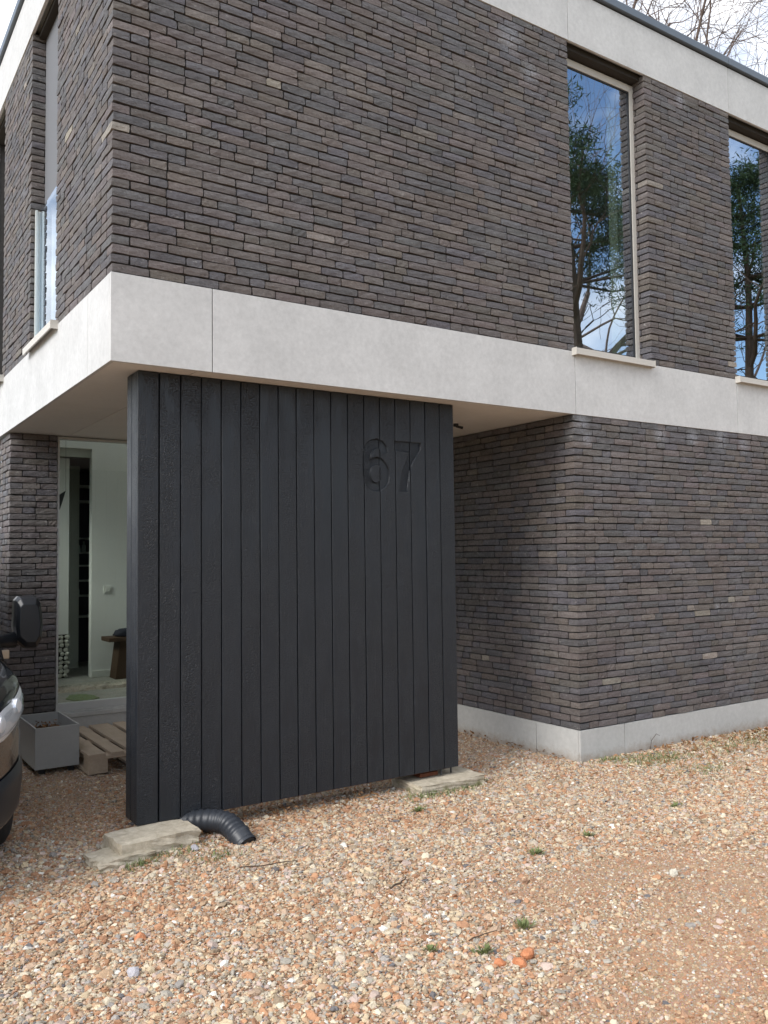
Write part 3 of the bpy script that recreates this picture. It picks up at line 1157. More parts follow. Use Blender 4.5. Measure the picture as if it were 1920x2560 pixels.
def glyph(outer, hole, y0, y1, name, bev=0.0):
    """solid glyph between y0 and y1 (bmesh triangulated outline)"""
    cu = bpy.data.curves.new(name, 'CURVE')
    cu.dimensions = '2D'
    cu.fill_mode = 'BOTH'
    for loop in (outer, hole):
        if not loop:
            continue
        sp = cu.splines.new('POLY')
        sp.points.add(len(loop) - 1)
        for p, (x, z) in zip(sp.points, loop):
            p.co = (x, z, 0, 1)
        sp.use_cyclic_u = True
    cu.extrude = (y1 - y0) / 2
    cu.bevel_depth = bev
    cu.bevel_resolution = 0
    ob = bpy.data.objects.new(name, cu)
    C.objects.link(ob)
    dg = bpy.context.evaluated_depsgraph_get()
    me = bpy.data.meshes.new_from_object(ob.evaluated_get(dg))
    bpy.data.objects.remove(ob)
    bpy.data.curves.remove(cu)
    for v in me.vertices:
        x, z, e = v.co
        v.co = (x, (y0 + y1) / 2 + e, z)
    bm = bmesh.new()
    bm.from_mesh(me)
    bmesh.ops.remove_doubles(bm, verts=bm.verts, dist=1e-5)
    bmesh.ops.recalc_face_normals(bm, faces=bm.faces)
    bm.to_mesh(me)
    bm.free()
    return me


def boolean(me_a, loc, cutters):
    a = bpy.data.objects.new("temp_a", me_a)
    C.objects.link(a)
    a.location = loc
    cs = []
    for c in cutters:
        o = bpy.data.objects.new("temp_c", c)
        C.objects.link(o)
        cs.append(o)
        md = a.modifiers.new("cut", 'BOOLEAN')
        md.operation = 'DIFFERENCE'
        md.solver = 'EXACT'
        md.object = o
    bpy.context.view_layer.update()
    dg = bpy.context.evaluated_depsgraph_get()
    me = bpy.data.meshes.new_from_object(a.evaluated_get(dg))
    for o in cs:
        bpy.data.objects.remove(o)
    bpy.data.objects.remove(a)
    return me


cut6 = glyph(SIX, SIXHOLE, SY0 - .02, SY0 + .015, "cut6")
cut7 = glyph(SEVEN, None, SY0 - .02, SY0 + .015, "cut7")
ch6 = glyph(SIX, SIXHOLE, SY0 - .02, SY0 + .0005, "ch6", .005)
ch7 = glyph(SEVEN, None, SY0 - .02, SY0 + .0005, "ch7", .005)
GAP = .0055
proto_boards = board_mesh(PITCHB - GAP, TH, SZ1 - SZ0)
pm = bpy.data.meshes.new("board")
pm.from_pydata(proto_boards.v, [], proto_boards.f)
pm.materials.append(M['char'])
for i in range(NB):
    x = SX0 + i * PITCHB + (GAP / 2 if i else 0)
    hit6 = x < 1.92 and x + PITCHB > 1.70
    hit7 = x < 2.19 and x + PITCHB > 1.955
    yj = random.uniform(-.0012, .0012)
    me = pm
    if hit6 or hit7:
        me = boolean(pm.copy(), (x, SY0 + yj, SZ0), ([cut6, ch6] if hit6 else []) + ([cut7, ch7] if hit7 else []))
        if not me.materials:
            me.materials.append(M['char'])
        o = bpy.data.objects.new("board", me)
        o['label'] = "black board carrying part of the engraved number 67"
    else:
        o = bpy.data.objects.new("board", me)
    C.objects.link(o)
    o.parent = screen
    o.location = (x, SY0 + yj, SZ0)
# floor plates of the engraved digits, split at the board joints
slits = []
for i in range(1, NB):
    m = MB()
    x = SX0 + i * PITCHB
    m.box(x - GAP / 2, x + GAP / 2, SY0, SY0 + .04, 1.9, 2.5)
    me = bpy.data.meshes.new("slit")
    me.from_pydata(m.v, [], m.f)
    slits.append((x, me))
for nm, out, ho, lab in (("numeral_six", SIX, SIXHOLE, "engraved numeral 6"), ("numeral_seven", SEVEN, None, "engraved numeral 7")):
    g = glyph(out, ho, SY0 + .0145, SY0 + .0165, nm)
    xa, xb = min(p[0] for p in out), max(p[0] for p in out)
    me = boolean(g, (0, 0, 0), [s for x, s in slits if xa < x < xb])
    if not me.materials:
        me.materials.append(M['char'])
    o = bpy.data.objects.new(nm, me)
    C.objects.link(o)
    o.parent = screen
    o['label'] = lab
# end boards, back boards, inner frame
for xe, sgn in ((SX0, 1), (SX0 + NB * PITCHB - .001, -1)):
    for a, b in ((SY0 + TH + .004, SY0 + .112), (SY0 + .118, SY1 - .003)):
        m = MB()
        x0, x1 = (xe, xe + TH) if sgn > 0 else (xe - TH, xe)
        m.box(x0, x1, a, b, SZ0, SZ1)
        m.build("end_board", M['char'], screen, .003)
for i in range(NB):
    x = SX0 + i * PITCHB
    o = bpy.data.objects.new("board", pm)
    C.objects.link(o)
    o.parent = screen
    o.location = (x + PITCHB, SY1 + TH, SZ0)
    o.rotation_euler = (0, 0, math.pi)
bx("frame", M['gasket'], screen, SX0 + .03, SX0 + NB * PITCHB - .03, SY0 + TH + .004, SY1 - .004, SZ0 + .03, SZ1 - .004)
m = MB()
m.box(SX0 + .02, SX0 + NB * PITCHB - .02, .20, .31, .082, .128)
m.build("base_beam", M['rust'], screen, .003)
for x in (.31, 2.22):
    m = MB()
    m.box(x - .055, x + .10, .19, .31, .055, .0815)
    m.build("steel_foot", M['rust'], screen, .003)
m = MB()
m.tube([(2.33, .17, .10), (2.33, .17, .055)], [.008, .008], 6)
m.tube([(2.44, .20, .10), (2.44, .20, .05)], [.006, .006], 6)
m.build("bolt", M['darksteel'], screen)


# ---------------------------------------------------------------- foundation blocks, duct
def rough_block(name, w, d, h, seed, mat, amp=.008, cuts=5):
    bm = bmesh.new()
    bmesh.ops.create_cube(bm, size=1)
    bmesh.ops.subdivide_edges(bm, edges=bm.edges, cuts=cuts, use_grid_fill=True)
    rg = random.Random(seed)
    for v in bm.verts:
        e = sum(abs(abs(c) - .5) < 1e-4 for c in v.co)
        v.co = Vector((v.co.x * w, v.co.y * d, v.co.z * h + h / 2))
        k = amp * (1.0 if e < 2 else 1.5)
        v.co += Vector((rg.uniform(-k, k), rg.uniform(-k, k), rg.uniform(-k, k) * .5))
        if e >= 2:
            v.co *= 1 - .02 * rg.random()
    me = bpy.data.meshes.new(name)
    bm.to_mesh(me)
    bm.free()
    return link(name, me, mat)


b1 = rough_block("concrete_block", .45, .27, .145, 1, M['concrete'])
b1.location = (.245, .05, -.052)
b1.rotation_euler = (0, 0, .10)
tag(b1, "rough thick concrete block under the left end of the black timber screen", "concrete block")
b1b = rough_block("concrete_slab", .30, .22, .07, 5, M['concrete'])
b1b.location = (.045, -.035, -.030)
b1b.rotation_euler = (0, 0, .12)
tag(b1b, "low concrete slab sunk into gravel beside the thick block by the screen", "concrete slab")
b2 = rough_block("concrete_slab", .56, .34, .075, 2, M['concrete'], .004)
b2.location = (2.33, .20, -.028)
b2.rotation_euler = (0, 0, .02)
tag(b2, "flat moss edged concrete slab under the right end of the black screen", "concrete slab")

duct = thing("duct_elbow", "black ribbed plastic duct elbow coming out from under the timber screen", "duct", (.6, 0, 0))


def curve_pts(pts, n):
    out = []
    P = [Vector(p) for p in pts]
    P = [P[0] * 2 - P[1]] + P + [P[-1] * 2 - P[-2]]
    seg = len(P) - 3
    for i in range(n + 1):
        u = i / n * seg
        k = min(int(u), seg - 1)
        t = u - k
        a, b, c, d = P[k:k + 4]
        out.append(0.5 * ((2 * b) + (c - a) * t + (2 * a - 5 * b + 4 * c - d) * t * t + (-a + 3 * b - 3 * c + d) * t ** 3))
    return out


pp = curve_pts([(-.22, .30, .055), (-.10, .17, .062), (-.01, .06, .082), (.055, -.02, .074), (.075, -.12, .040), (.095, -.20, -.012)], 64)
rr_ = []
ribs = {4, 10, 16, 20, 24, 28, 32, 36, 40, 44, 48, 54, 62}
for i in range(65):
    rr_.append(.060 + (.0055 if i in ribs else 0.0) + (.004 if i > 50 else 0) - (.0015 if (i + 1) in ribs else 0))
m = MB()
m.tube(pp, rr_, 24, caps=False)
m.build("pipe", M['duct'], duct, smooth=True)
m = MB()
m.tube([pp[-3], pp[-2], pp[-1]], [.0625, .0665, .0665], 24, caps=False)
m.tube([pp[-1], pp[-2], pp[-3]], [.058, .058, .05], 24, caps=True)
m.build("collar", M['duct'], duct)

# ---------------------------------------------------------------- planter and pallet
pl = thing("planter", "open grey square planter box holding dry leaves beside the pallet", "planter", (.052, 2.09, 0))
w, d, h, th = .315, .66, .335, .010
m = MB()
m.box(0, w, 0, th, .035, h)
m.box(0, w, d - th, d, .035, h)
m.box(0, th, th, d - th, .035, h)
m.box(w - th, w, th, d - th, .035, h)
m.box(th, w - th, th, d - th, .036, .05)
m.build("box", M['zinc'], pl, .0015)
m = MB()
for a in ((0, w, 0, th), (0, w, d - th, d), (0, th, th, d - th), (w - th, w, th, d - th)):
    m.box(*a, h + .0005, h + .003)
m.build("rim", M['zincedge'], pl)
for a, b in ((.04, .05), (.25, .05), (.04, .57), (.25, .57)):
    bx("foot", M['gasket'], pl, a, a + .04, b, b + .04, -.02, .0345)
bx("soil", M['twig'], pl, .011, w - .011, .011, d - .011, .0505, .235)
rg = random.Random(21)
m = MB()
for k in range(260):
    c = Vector((rg.uniform(.03, w - .03), rg.uniform(.03, d - .03), .235 + rg.uniform(0, .06) * (1 - abs(rg.uniform(-1, 1)))))
    a = Euler((rg.uniform(-.9, .9), rg.uniform(-.9, .9), rg.uniform(0, 6.3))).to_matrix()
    s = rg.uniform(.012, .024)
    m.add([c + a @ Vector(q) * s for q in ((-1, 0, 0), (0, -.45, .1), (1, 0, 0), (0, .45, .1))], [(0, 1, 2, 3)])
lv = m.build("dry_leaves", M['litter'], pl)
lv['kind'] = 'stuff'

pa = thing("pallet", "weathered wooden shipping pallet lying in the porch behind the black screen", "pallet", (.375, 1.86, 0))
rg = random.Random(5)
pw, pd = .80, 1.18
plank_me = {}
for x, wd in ((0, .125), (.165, .10), (.305, .165), (.51, .10), (.65, .15)):
    m = MB()
    m.box(x, x + wd, rg.uniform(-.004, .004), pd + rg.uniform(-.005, .005), .122, .144)
    m.build("plank", M['pallet'], pa, .002)
for y in (0, pd / 2 - .07, pd - .145):
    m = MB()
    m.box(0, pw, y + .002, y + .145, .100, .1215)
    m.build("cross_board", M['pallet'], pa, .002)
    for x in (0.0, .33, .655):
        bx("block", M['pallet'], pa, x + .002, x + (.143 if x != .33 else .14), y + .004, y + .143, .022, .0995, .002)
for x in (0, .33, .655):
    bx("runner", M['pallet'], pa, x, x + .145, 0, pd, .0, .0215, .002)


# ---------------------------------------------------------------- van
def make_van():
    van = thing("van", "black van parked at the left edge with its front towards the viewer", "van", (-1.325, 0, 0))
    HW = .975

    def half(y, z):
        """half width at station y (nose at y=-.32) and height z"""
        t = max(0.0, min(1.0, (y + .32) / 1.07))
        wn = .62 + (HW - .62) * (1 - (1 - t) ** 2.6)
        zf = 1.0
        if z > .86:
            zf = 1 - (z - .86) * .20
        if z < .45:
            zf = 1 - (.45 - z) * .13
        return wn * zf

    def top(y):
        pts = [(-.32, .78), (-.24, .87), (-.1, .92), (.2, .965), (.75, 1.0), (1.05, 1.03)]
        for (a, b), (c, d) in zip(pts[:-1], pts[1:]):
            if y <= c:
                return b + (d - b) * (y - a) / (c - a)
        return 1.02

    WY, WR = .66, .395
    WY2 = 3.65

    def bottom(y):
        b = .27 if y > -.1 else .27 + (-.1 - y) * .25
        for wy in (WY, WY2):
            if abs(y - wy) < WR:
                b = max(b, .335 + math.sqrt(WR ** 2 - (y - wy) ** 2))
        return b
    st = sorted(set(list(np.linspace(-.32, 1.05, 46)) + list(np.linspace(1.05, 5.0, 60))))
    NS = 22
    m = MB()
    for y in st:
        zt, zb = top(y), bottom(y)
        row = []
        for k in range(NS):
            q = k / (NS - 1)
            if q < .6:
                z = zb + (zt - .06 - zb) * (q / .6)
                x = half(y, z)
            else:
                a = (q - .6) / .4 * (math.pi / 2)
                hw = half(y, zt - .06)
                x = hw - .10 + .10 * math.cos(a) if a < 1.2 else (hw - .10 + .10 * math.cos(1.2)) * (1 - (a - 1.2) / (math.pi / 2 - 1.2))
                z = zt - .06 + .06 * math.sin(a)
            row.append((x, y, z))
        full = row + [(-x, yy, z) for x, yy, z in row[::-1][1:]]
        m.v.extend(full)
    nr = 2 * NS - 1
    for i in range(len(st) - 1):
        for k in range(nr - 1):
            a = i * nr + k
            m.f.append((a, a + 1, a + nr + 1, a + nr))
    m.f.append(tuple(range(nr)))
    m.f.append(tuple(range((len(st) - 1) * nr, len(st) * nr))[::-1])
    body = m.build("body", M['paint'], van, smooth=True)
    # cabin above the waist
    m = MB()
    sec = [(1.0, 1.03, .86), (1.55, 1.62, .74), (1.75, 1.92, .66), (4.9, 1.95, .68), (5.0, 1.9, .66)]
    ring_ = []
    for y, zt, wt2 in sec:
        ring_.append([(.90, y, .99), (wt2 + .10, y, (1.10 + zt) / 2 + .1 if zt > 1.3 else 1.0), (wt2, y, zt), (-wt2, y, zt), (-wt2 - .10, y, (1.10 + zt) / 2 + .1 if zt > 1.3 else 1.0), (-.90, y, .99)])
    for r0 in ring_:
        m.v.extend(r0)
    for i in range(len(sec) - 1):
        for k in range(5):
            a = i * 6 + k
            m.f.append((a, a + 1, a + 7, a + 6))
    m.f.append(tuple(range(24, 30))[::-1])
    m.build("cabin", M['paint'], van)
    m = MB()
    m.add([(-.80, 1.00, 1.035), (.80, 1.00, 1.035), (.70, 1.66, 1.80), (-.70, 1.66, 1.80)], [(0, 1, 2, 3)])
    m.add([(-.80, 1.02, 1.03), (.80, 1.02, 1.03), (.70, 1.68, 1.79), (-.70, 1.68, 1.79)], [(3, 2, 1, 0)])
    m.build("windscreen", M['autoglass'], van)
    for s in (1, -1):
        m = MB()
        m.tube([(s * .925, .98, .93), (s * .875, 1.28, 1.25), (s * .80, 1.60, 1.62), (s * .72, 1.80, 1.92)], [.020, .024, .026, .026], 8)
        m.build("pillar_glint", M['alu'], van, smooth=True)  # pale tube paints in the bright reflection along the windscreen pillar
        m = MB()
        m.tube([(s * .955, 1.02, .97), (s * .925, 1.32, 1.27), (s * .84, 1.64, 1.62)], [.022, .03, .03], 8)
        m.build("pillar_seal", M['gasket'], van, smooth=True)
        m = MB()
        m.add([(s * .93, 1.40, 1.13), (s * .93, 2.35, 1.13), (s * .80, 2.35, 1.80), (s * .80, 1.75, 1.80)], [(0, 1, 2, 3) if s > 0 else (3, 2, 1, 0)])
        m.build("side_window", M['autoglass'], van)
        # headlight wrapped round the corner
        def patch(y0, y1, z0f, z1f, off, ny=12, nz=10):
            vs, fs = [], []
            for j in range(nz + 1):
                for i in range(ny + 1):
                    y = y0 + (y1 - y0) * i / ny
                    za, zb_ = z0f(y), z1f(y)
                    z = za + (zb_ - za) * j / nz
                    e = max(abs(2 * i / ny - 1), abs(2 * j / nz - 1))
                    o_ = off * (1 - .7 * e ** 6)
                    vs.append((s * (half(y, z) + o_), y - o_ * .8, z))
            for j in range(nz):
                for i in range(ny):
                    a = j * (ny + 1) + i
                    q = (a, a + 1, a + ny + 2, a + ny + 1)
                    fs.append(q if s > 0 else q[::-1])
            return vs, fs
        zl = lambda y: .70 + max(0, (y + .1)) * .20
        zh = lambda y: top(y) - .065
        m = MB()
        m.add(*patch(-.30, .33, zl, zh, .012))
        hl = m.build("headlight", M['chrome'], van, smooth=True)
        m = MB()
        m.add(*patch(-.26, .28, lambda y: zl(y) + .02, lambda y: zh(y) - .02, .022))
        m.build("lens", M['lens'], hl, smooth=True)
        m = MB()
        for yc, zc, rc in ((-.14, .79, .04), (.06, .84, .04)):
            x = s * (half(yc, zc) - .0)
            m.tube([(x - s * .02, yc, zc), (x + s * .018, yc - .018, zc), (x + s * .024, yc - .022, zc)], [rc, rc, rc * .6], 16)
        m.build("bulb", M['chrome'], hl, smooth=False)
        # mirror: housing, arm, indicator
        mir = bpy.data.objects.new("mirror", None)
        m = MB()
        cx = s * 1.215
        v = []
        for (yy, g) in ((1.50, .72), (1.53, .93), (1.60, 1.0), (1.68, .98)):
            for (px, pz) in ((-.085, -.02), (-.078, .14), (-.055, .165), (.055, .165), (.082, .13), (.098, -.0), (.092, -.10), (.055, -.155), (-.02, -.15), (-.075, -.10)):
                v.append((cx + s * px * g, yy, 1.15 + pz * g * 1.12))
        n = 10
        f = [tuple(range(n)) if s < 0 else tuple(range(n))[::-1], tuple(range(3 * n, 4 * n))[::-1] if s < 0 else tuple(range(3 * n, 4 * n))]
        for i in range(3):
            for k in range(n):
                q = (i * n + k, (i + 1) * n + k, (i + 1) * n + (k + 1) % n, i * n + (k + 1) % n)
                f.append(q if s < 0 else q[::-1])
        m.add(v, f)
        mi = m.build("mirror", M['plastic'], van, .004)
        m = MB()
        m.tube([(s * .93, 1.50, 1.05), (s * 1.02, 1.54, 1.04), (s * 1.13, 1.57, 1.045)], [.045, .04, .055], 10)
        m.build("arm", M['plastic'], mi, smooth=True)
        m = MB()
        m.box(min(s * 1.035, s * 1.095), max(s * 1.035, s * 1.095), 1.515, 1.56, .925, .985)
        m.build("indicator", M['amber'], mi, .008)
        # bumper corner strip, fog lamp
        m = MB()
        m.add(*patch(-.315, .27, lambda y: .285 + max(0, -.1 - y) * .25, lambda y: .50 + .10 * (y + .3), .020, 14, 8))
        bp = m.build("bumper", M['plastic'], van, smooth=True)
        m = MB()
        x = s * (half(-.25, .40) + .012)
        m.tube([(x, -.25, .40), (x + s * .016, -.27, .40), (x + s * .02, -.275, .40)], [.045, .045, .03], 16)
        m.build("fog_lamp", M['chrome'], bp)
        # wheels
        for wy in (WY, WY2):
            m = MB()
            xo, xi = s * .925, s * .705
            prof = [(xi, .20), (xi, .30), (xi + s * .02, .332), (xi + s * .05, .340), (xo - s * .05, .340), (xo - s * .02, .330), (xo, .30), (xo, .22), (xo - s * .02, .20)]
            nseg = 40
            vs = []
            for k in range(nseg):
                a = 2 * math.pi * k / nseg
                for (px, pr) in prof:
                    vs.append((px, wy + pr * math.cos(a), .330 + pr * math.sin(a)))
            L_ = len(prof)
            fs = []
            for k in range(nseg):
                for q in range(L_ - 1):
                    a, b = k * L_ + q, ((k + 1) % nseg) * L_ + q
                    fs.append((a, b, b + 1, a + 1) if s > 0 else (a, a + 1, b + 1, b))
            m.add(vs, fs)
            for gx in (.06, .11, .16):
                pass
            wl = m.build("wheel", M['tyre'], van, smooth=True)
            m = MB()
            m.tube([(xi + s * .02, wy, .33), (xo - s * .03, wy, .33)], [.205, .205], 28)
            m.build("rim", M['rim'], wl)
            m = MB()
            for gx in (.075, .11, .145):
                nseg2 = 40
                vs = []
                x0 = xi + s * gx
                for k in range(nseg2):
                    a = 2 * math.pi * k / nseg2
                    for dx in (-.005, .005):
                        vs.append((x0 + dx, wy + .3408 * math.cos(a), .330 + .3408 * math.sin(a)))
                fs = [(2 * k, 2 * ((k + 1) % nseg2), 2 * ((k + 1) % nseg2) + 1, 2 * k + 1) for k in range(nseg2)]
                m.add(vs, fs)
            m.build("tread_groove", M['gasket'], wl)
    m = MB()
    for z in (.52, .58, .64):
        m.box(-.5, .5, -.335, -.315, z, z + .03)
    m.build("grille", M['plastic'], van, .003)
    m = MB()
    m.box(-.62, .62, -.345, -.30, .30, .47)
    m.build("bumper", M['plastic'], van, .01)
    m = MB()
    m.box(-.80, .80, .1, 4.9, .28, .40)
    m.build("chassis", M['gasket'], van)
    return van


van = make_van()


# ---------------------------------------------------------------- trees
def tube_fast(V, F, pts, rad_, n):
    b = len(V)
    for i, p in enumerate(pts):
        d = (pts[min(i + 1, len(pts) - 1)] - pts[max(i - 1, 0)])
        d = d / (np.linalg.norm(d) + 1e-9)
        ref = np.array([1.0, 0, 0]) if abs(d[0]) < .7 else np.array([0, 1.0, 0])
        a = np.cross(d, ref)
        a /= np.linalg.norm(a)
        c = np.cross(d, a)
        for k in range(n):
            t = 2 * math.pi * k / n
            V.append(tuple(p + (a * math.cos(t) + c * math.sin(t)) * rad_[i]))
    for i in range(len(pts) - 1):
        for k in range(n):
            k2 = (k + 1) % n
            F.append((b + i * n + k, b + i * n + k2, b + (i + 1) * n + k2, b + (i + 1) * n + k))


def grow(rg, p, d, ln, r, depth, V, F, tips, maxd, spread=.6, up=.12, wob=.16, kids=(2, 4), shrink=(.62, .8), minr=.006):
    n = 5
    pts, rs = [p], [r]
    q, dd = p.copy(), d.copy()
    nodes = []
    for i in range(n):
        dd = dd + rg.normal(0, wob, 3) + np.array([0, 0, up * .3])
        dd /= np.linalg.norm(dd)
        q = q + dd * ln / n
        pts.append(q.copy())
        rs.append(max(r * (1 - .45 * (i + 1) / n), minr * .7))
        nodes.append((q.copy(), dd.copy(), rs[-1]))
    tube_fast(V, F, pts, rs, 7 if r > .08 else (5 if r > .025 else 3))
    if depth >= maxd:
        tips.append((q, dd))
        return
    k = rg.integers(kids[0], kids[1] + 1)
    for j in range(k):
        at = nodes[-1] if j == 0 else nodes[int(rg.integers(1, n))]
        nd = at[1] + rg.normal(0, spread, 3)
        nd[2] += up
        nd /= np.linalg.norm(nd)
        grow(rg, at[0], nd, ln * rg.uniform(*shrink), max(at[2] * rg.uniform(.55, .8), minr), depth + 1, V, F, tips, maxd, spread, up, wob, kids, shrink, minr)


def mesh_obj(name, V, F, mat, parent=None):
    me = bpy.data.meshes.new(name)
    me.from_pydata([tuple(map(float, v)) for v in V], [], F)
    return link(name, me, mat, parent)


def bare_tree(loc, h, seed, label, maxd=6, r=.22, lean=(0, 0), kids=(2, 4), minr=.006):
    rg = np.random.default_rng(seed)
    t = thing("bare_tree", label, "tree", loc, 0, "trees around the house")
    V, F, tips = [], [], []
    # trunk first, crown starts above a third
    p = np.array([0., 0, -.1])
    d = np.array([lean[0], lean[1], 1.0])
    d /= np.linalg.norm(d)
    hh = h * .34
    pts, rs = [p], [r * 1.15]
    for i in range(6):
        d = d + rg.normal(0, .05, 3)
        d /= np.linalg.norm(d)
        p = p + d * hh / 6
        pts.append(p.copy())
        rs.append(r * (1 - .05 * i))
    tube_fast(V, F, pts, rs, 9)
    mesh_obj("trunk", V, F, M['bark'], t)
    V, F = [], []
    for j in range(4):
        nd = d + rg.normal(0, .38, 3)
        nd[2] = abs(nd[2]) + .2
        nd /= np.linalg.norm(nd)
        base = pts[-1] if j < 2 else pts[-1 - j // 2]
        grow(rg, base, nd, h * .235, r * .72, 1, V, F, tips, maxd, .55, .10, .15, kids, (.66, .82), minr)
    mesh_obj("crown", V, F, M['bark'], t)
    return t


def needle_cloud(rg, centres, per, size, rad_):
    V, F = [], []
    for c in centres:
        q = rg.normal(0, 1, (per, 3)) * np.array(rad_) + c
        for p in q:
            a = rg.normal(0, 1, 3)
            a /= np.linalg.norm(a)
            b = np.cross(a, rg.normal(0, 1, 3))
            b /= np.linalg.norm(b)
            s = size * rg.uniform(.6, 1.4)
            n = len(V)
            V += [p - a * s, p + b * s * .16, p + a * s, p - b * s * .16]
            F.append((n, n + 1, n + 2, n + 3))
    return V, F


def pine(loc, h, seed, label, fork=False, clear=.55, r=.24, spreadr=2.4, per=55, size=.22):
    rg = np.random.default_rng(seed)
    t = thing("pine_tree", label, "tree", loc, 0, "trees around the house")
    V, F = [], []
    tips = []
    p = np.array([0., 0, -.1])
    pts, rs = [p], [r * 1.2]
    d = np.array([0, 0, 1.0])
    n = 14
    for i in range(n):
        d = d + rg.normal(0, .05, 3)
        d[2] = abs(d[2])
        d /= np.linalg.norm(d)
        p = p + d * h * .92 / n
        pts.append(p.copy())
        rs.append(max(r * (1 - .82 * (i + 1) / n), .02))
    tube_fast(V, F, pts, rs, 9)
    if fork:
        i0 = int(n * .38)
        for sx, sy, ll in ((-.75, -.55, .34), (.55, .35, .30), (.30, -.75, .26), (-.35, .7, .3)):
            b = pts[i0].copy()
            i0 += 1
            bp, br = [b], [rs[i0] * .75]
            dd = np.array([sx, sy, .9])
            dd /= np.linalg.norm(dd)
            for k in range(8):
                dd = dd + rg.normal(0, .18, 3)
                dd[2] += .04
                dd /= np.linalg.norm(dd)
                b = b + dd * h * ll / 8
                bp.append(b.copy())
                br.append(br[0] * (1 - .1 * (k + 1)))
            tube_fast(V, F, bp, br, 7)
            for k in (2, 3, 4, 5, 6, 7):
                grow(rg, bp[k], np.array([rg.normal(), rg.normal(), .35]) / 1.4, h * .09, br[k] * .5, 3, V, F, [], 4, .7, .05, .25, (2, 2), (.6, .8))
    cent = [q for q, _ in tips]
    for i in range(int(n * clear), n + 1):
        f = (i - n * clear) / (n * (1 - clear))
        L_ = spreadr * (1 - .72 * f) + .25
        for k in range(7):
            a = rg.uniform(0, 2 * math.pi)
            dd = np.array([math.cos(a), math.sin(a), rg.uniform(-.05, .4)])
            ln = L_ * rg.uniform(.6, 1.1)
            bp = [pts[i], pts[i] + dd * ln * .5 + np.array([0, 0, -.05]), pts[i] + dd * ln + np.array([0, 0, .1 * ln])]
            tube_fast(V, F, bp, [.05 * (1 - .6 * f), .03, .01], 4)
            for u in (.4, .62, .82, 1.0):
                cent.append(pts[i] + dd * ln * u + rg.normal(0, .12, 3))
    mesh_obj("trunk", V, F, M['pinebark'], t)
    V, F = needle_cloud(rg, cent, per, size, (.33, .33, .20))
    mesh_obj("crown", V, F, M['needle'], t)
    return t


# behind the house, top right of the view
bare_tree((17.6, 8.6, 0), 18.5, 31, "bare leafless tree rising behind the roof edge of the house", 7, .42, (-.10, 0), (3, 3), .005)
# mirrored in the upper windows
pine((17.2, -12.2, 0), 16.0, 5, "dark pine with forked trunk mirrored in the first upper window", True, .66, .30, 2.9, 170, .10)
pine((21.0, -9.9, 0), 13.2, 9, "slimmer pine mirrored in the upper window at the right edge", True, .66, .22, 2.2, 110, .09)
bare_tree((22.8, -17.4, 0), 21, 41, "tall bare tree behind the forked pine, mirrored in the first upper window", 5, .24, (0, 0), (3, 3))
bare_tree((26.5, -13.0, 0), 15, 52, "bare tree mirrored low in the upper window at the right edge", 5, .2, (0, 0), (2, 3))
# evergreen bush far left
ev = thing("evergreen_bush", "evergreen bush behind the far left corner of the house", "bush", (3.4, 34.0, 0), 0)
rg = np.random.default_rng(3)
cs = [np.array([rg.normal(0, 1.6), rg.normal(0, 1.2), abs(rg.normal(4.2, 2.4))]) for _ in range(90)]
V, F = needle_cloud(rg, cs, 26, .30, (.5, .5, .45))
V = [v for v in V]
mesh_obj("foliage", V, F, M['shrub'], ev)
V, F = [], []
for k in range(5):
    tube_fast(V, F, [np.array([0., 0, -.1]), np.array([rg.normal(0, .5), rg.normal(0, .5), 2.2]), np.array([rg.normal(0, 1.2), rg.normal(0, 1.), 6.0])], [.14, .1, .03], 6)
mesh_obj("stem", V, F, M['bark'], ev)
# far wood behind the viewer, one mass
V, F = [], []
rg = np.random.default_rng(12)
cs = []
for k in range(420):
    a = rad(rg.uniform(185, 345))
    R_ = rg.uniform(38, 52)
    cs.append(np.array([2 + R_ * math.cos(a), -2 + R_ * math.sin(a), rg.uniform(0, 7.5)]))
V, F = needle_cloud(rg, cs, 26, .8, (1.6, 1.6, 1.3))
wd = mesh_obj("woods", V, F, M['shrub'])
tag(wd, "far wood across the road, one dark green mass", None, None, 'stuff')


# ---------------------------------------------------------------- gravel
def compact(x, y):
    """0 loose gravel .. 1 bare trodden sand"""
    n = np.sin(x * 2.1 + 1.3 * np.sin(y * 1.9)) * np.cos(y * 2.4 + .7 * np.sin(x * 1.3))
    def seg(ax, ay, bx_, by, w):
        dx, dy = bx_ - ax, by - ay
        t = np.clip(((x - ax) * dx + (y - ay) * dy) / (dx * dx + dy * dy), 0, 1)
        return np.exp(-(((x - ax - t * dx) ** 2 + (y - ay - t * dy) ** 2) / (w * w)))
    c = np.maximum(.85 * seg(.9, -2.85, 2.5, -2.05, .46), .5 * seg(-1.0, -1.9, .2, -2.6, .4))
    c = np.maximum(c, .7 * seg(2.4, -1.75, 1.5, -1.6, .28))
    return np.clip(c * 1.05 + .22 * n * c + .04 * n, 0, 1)


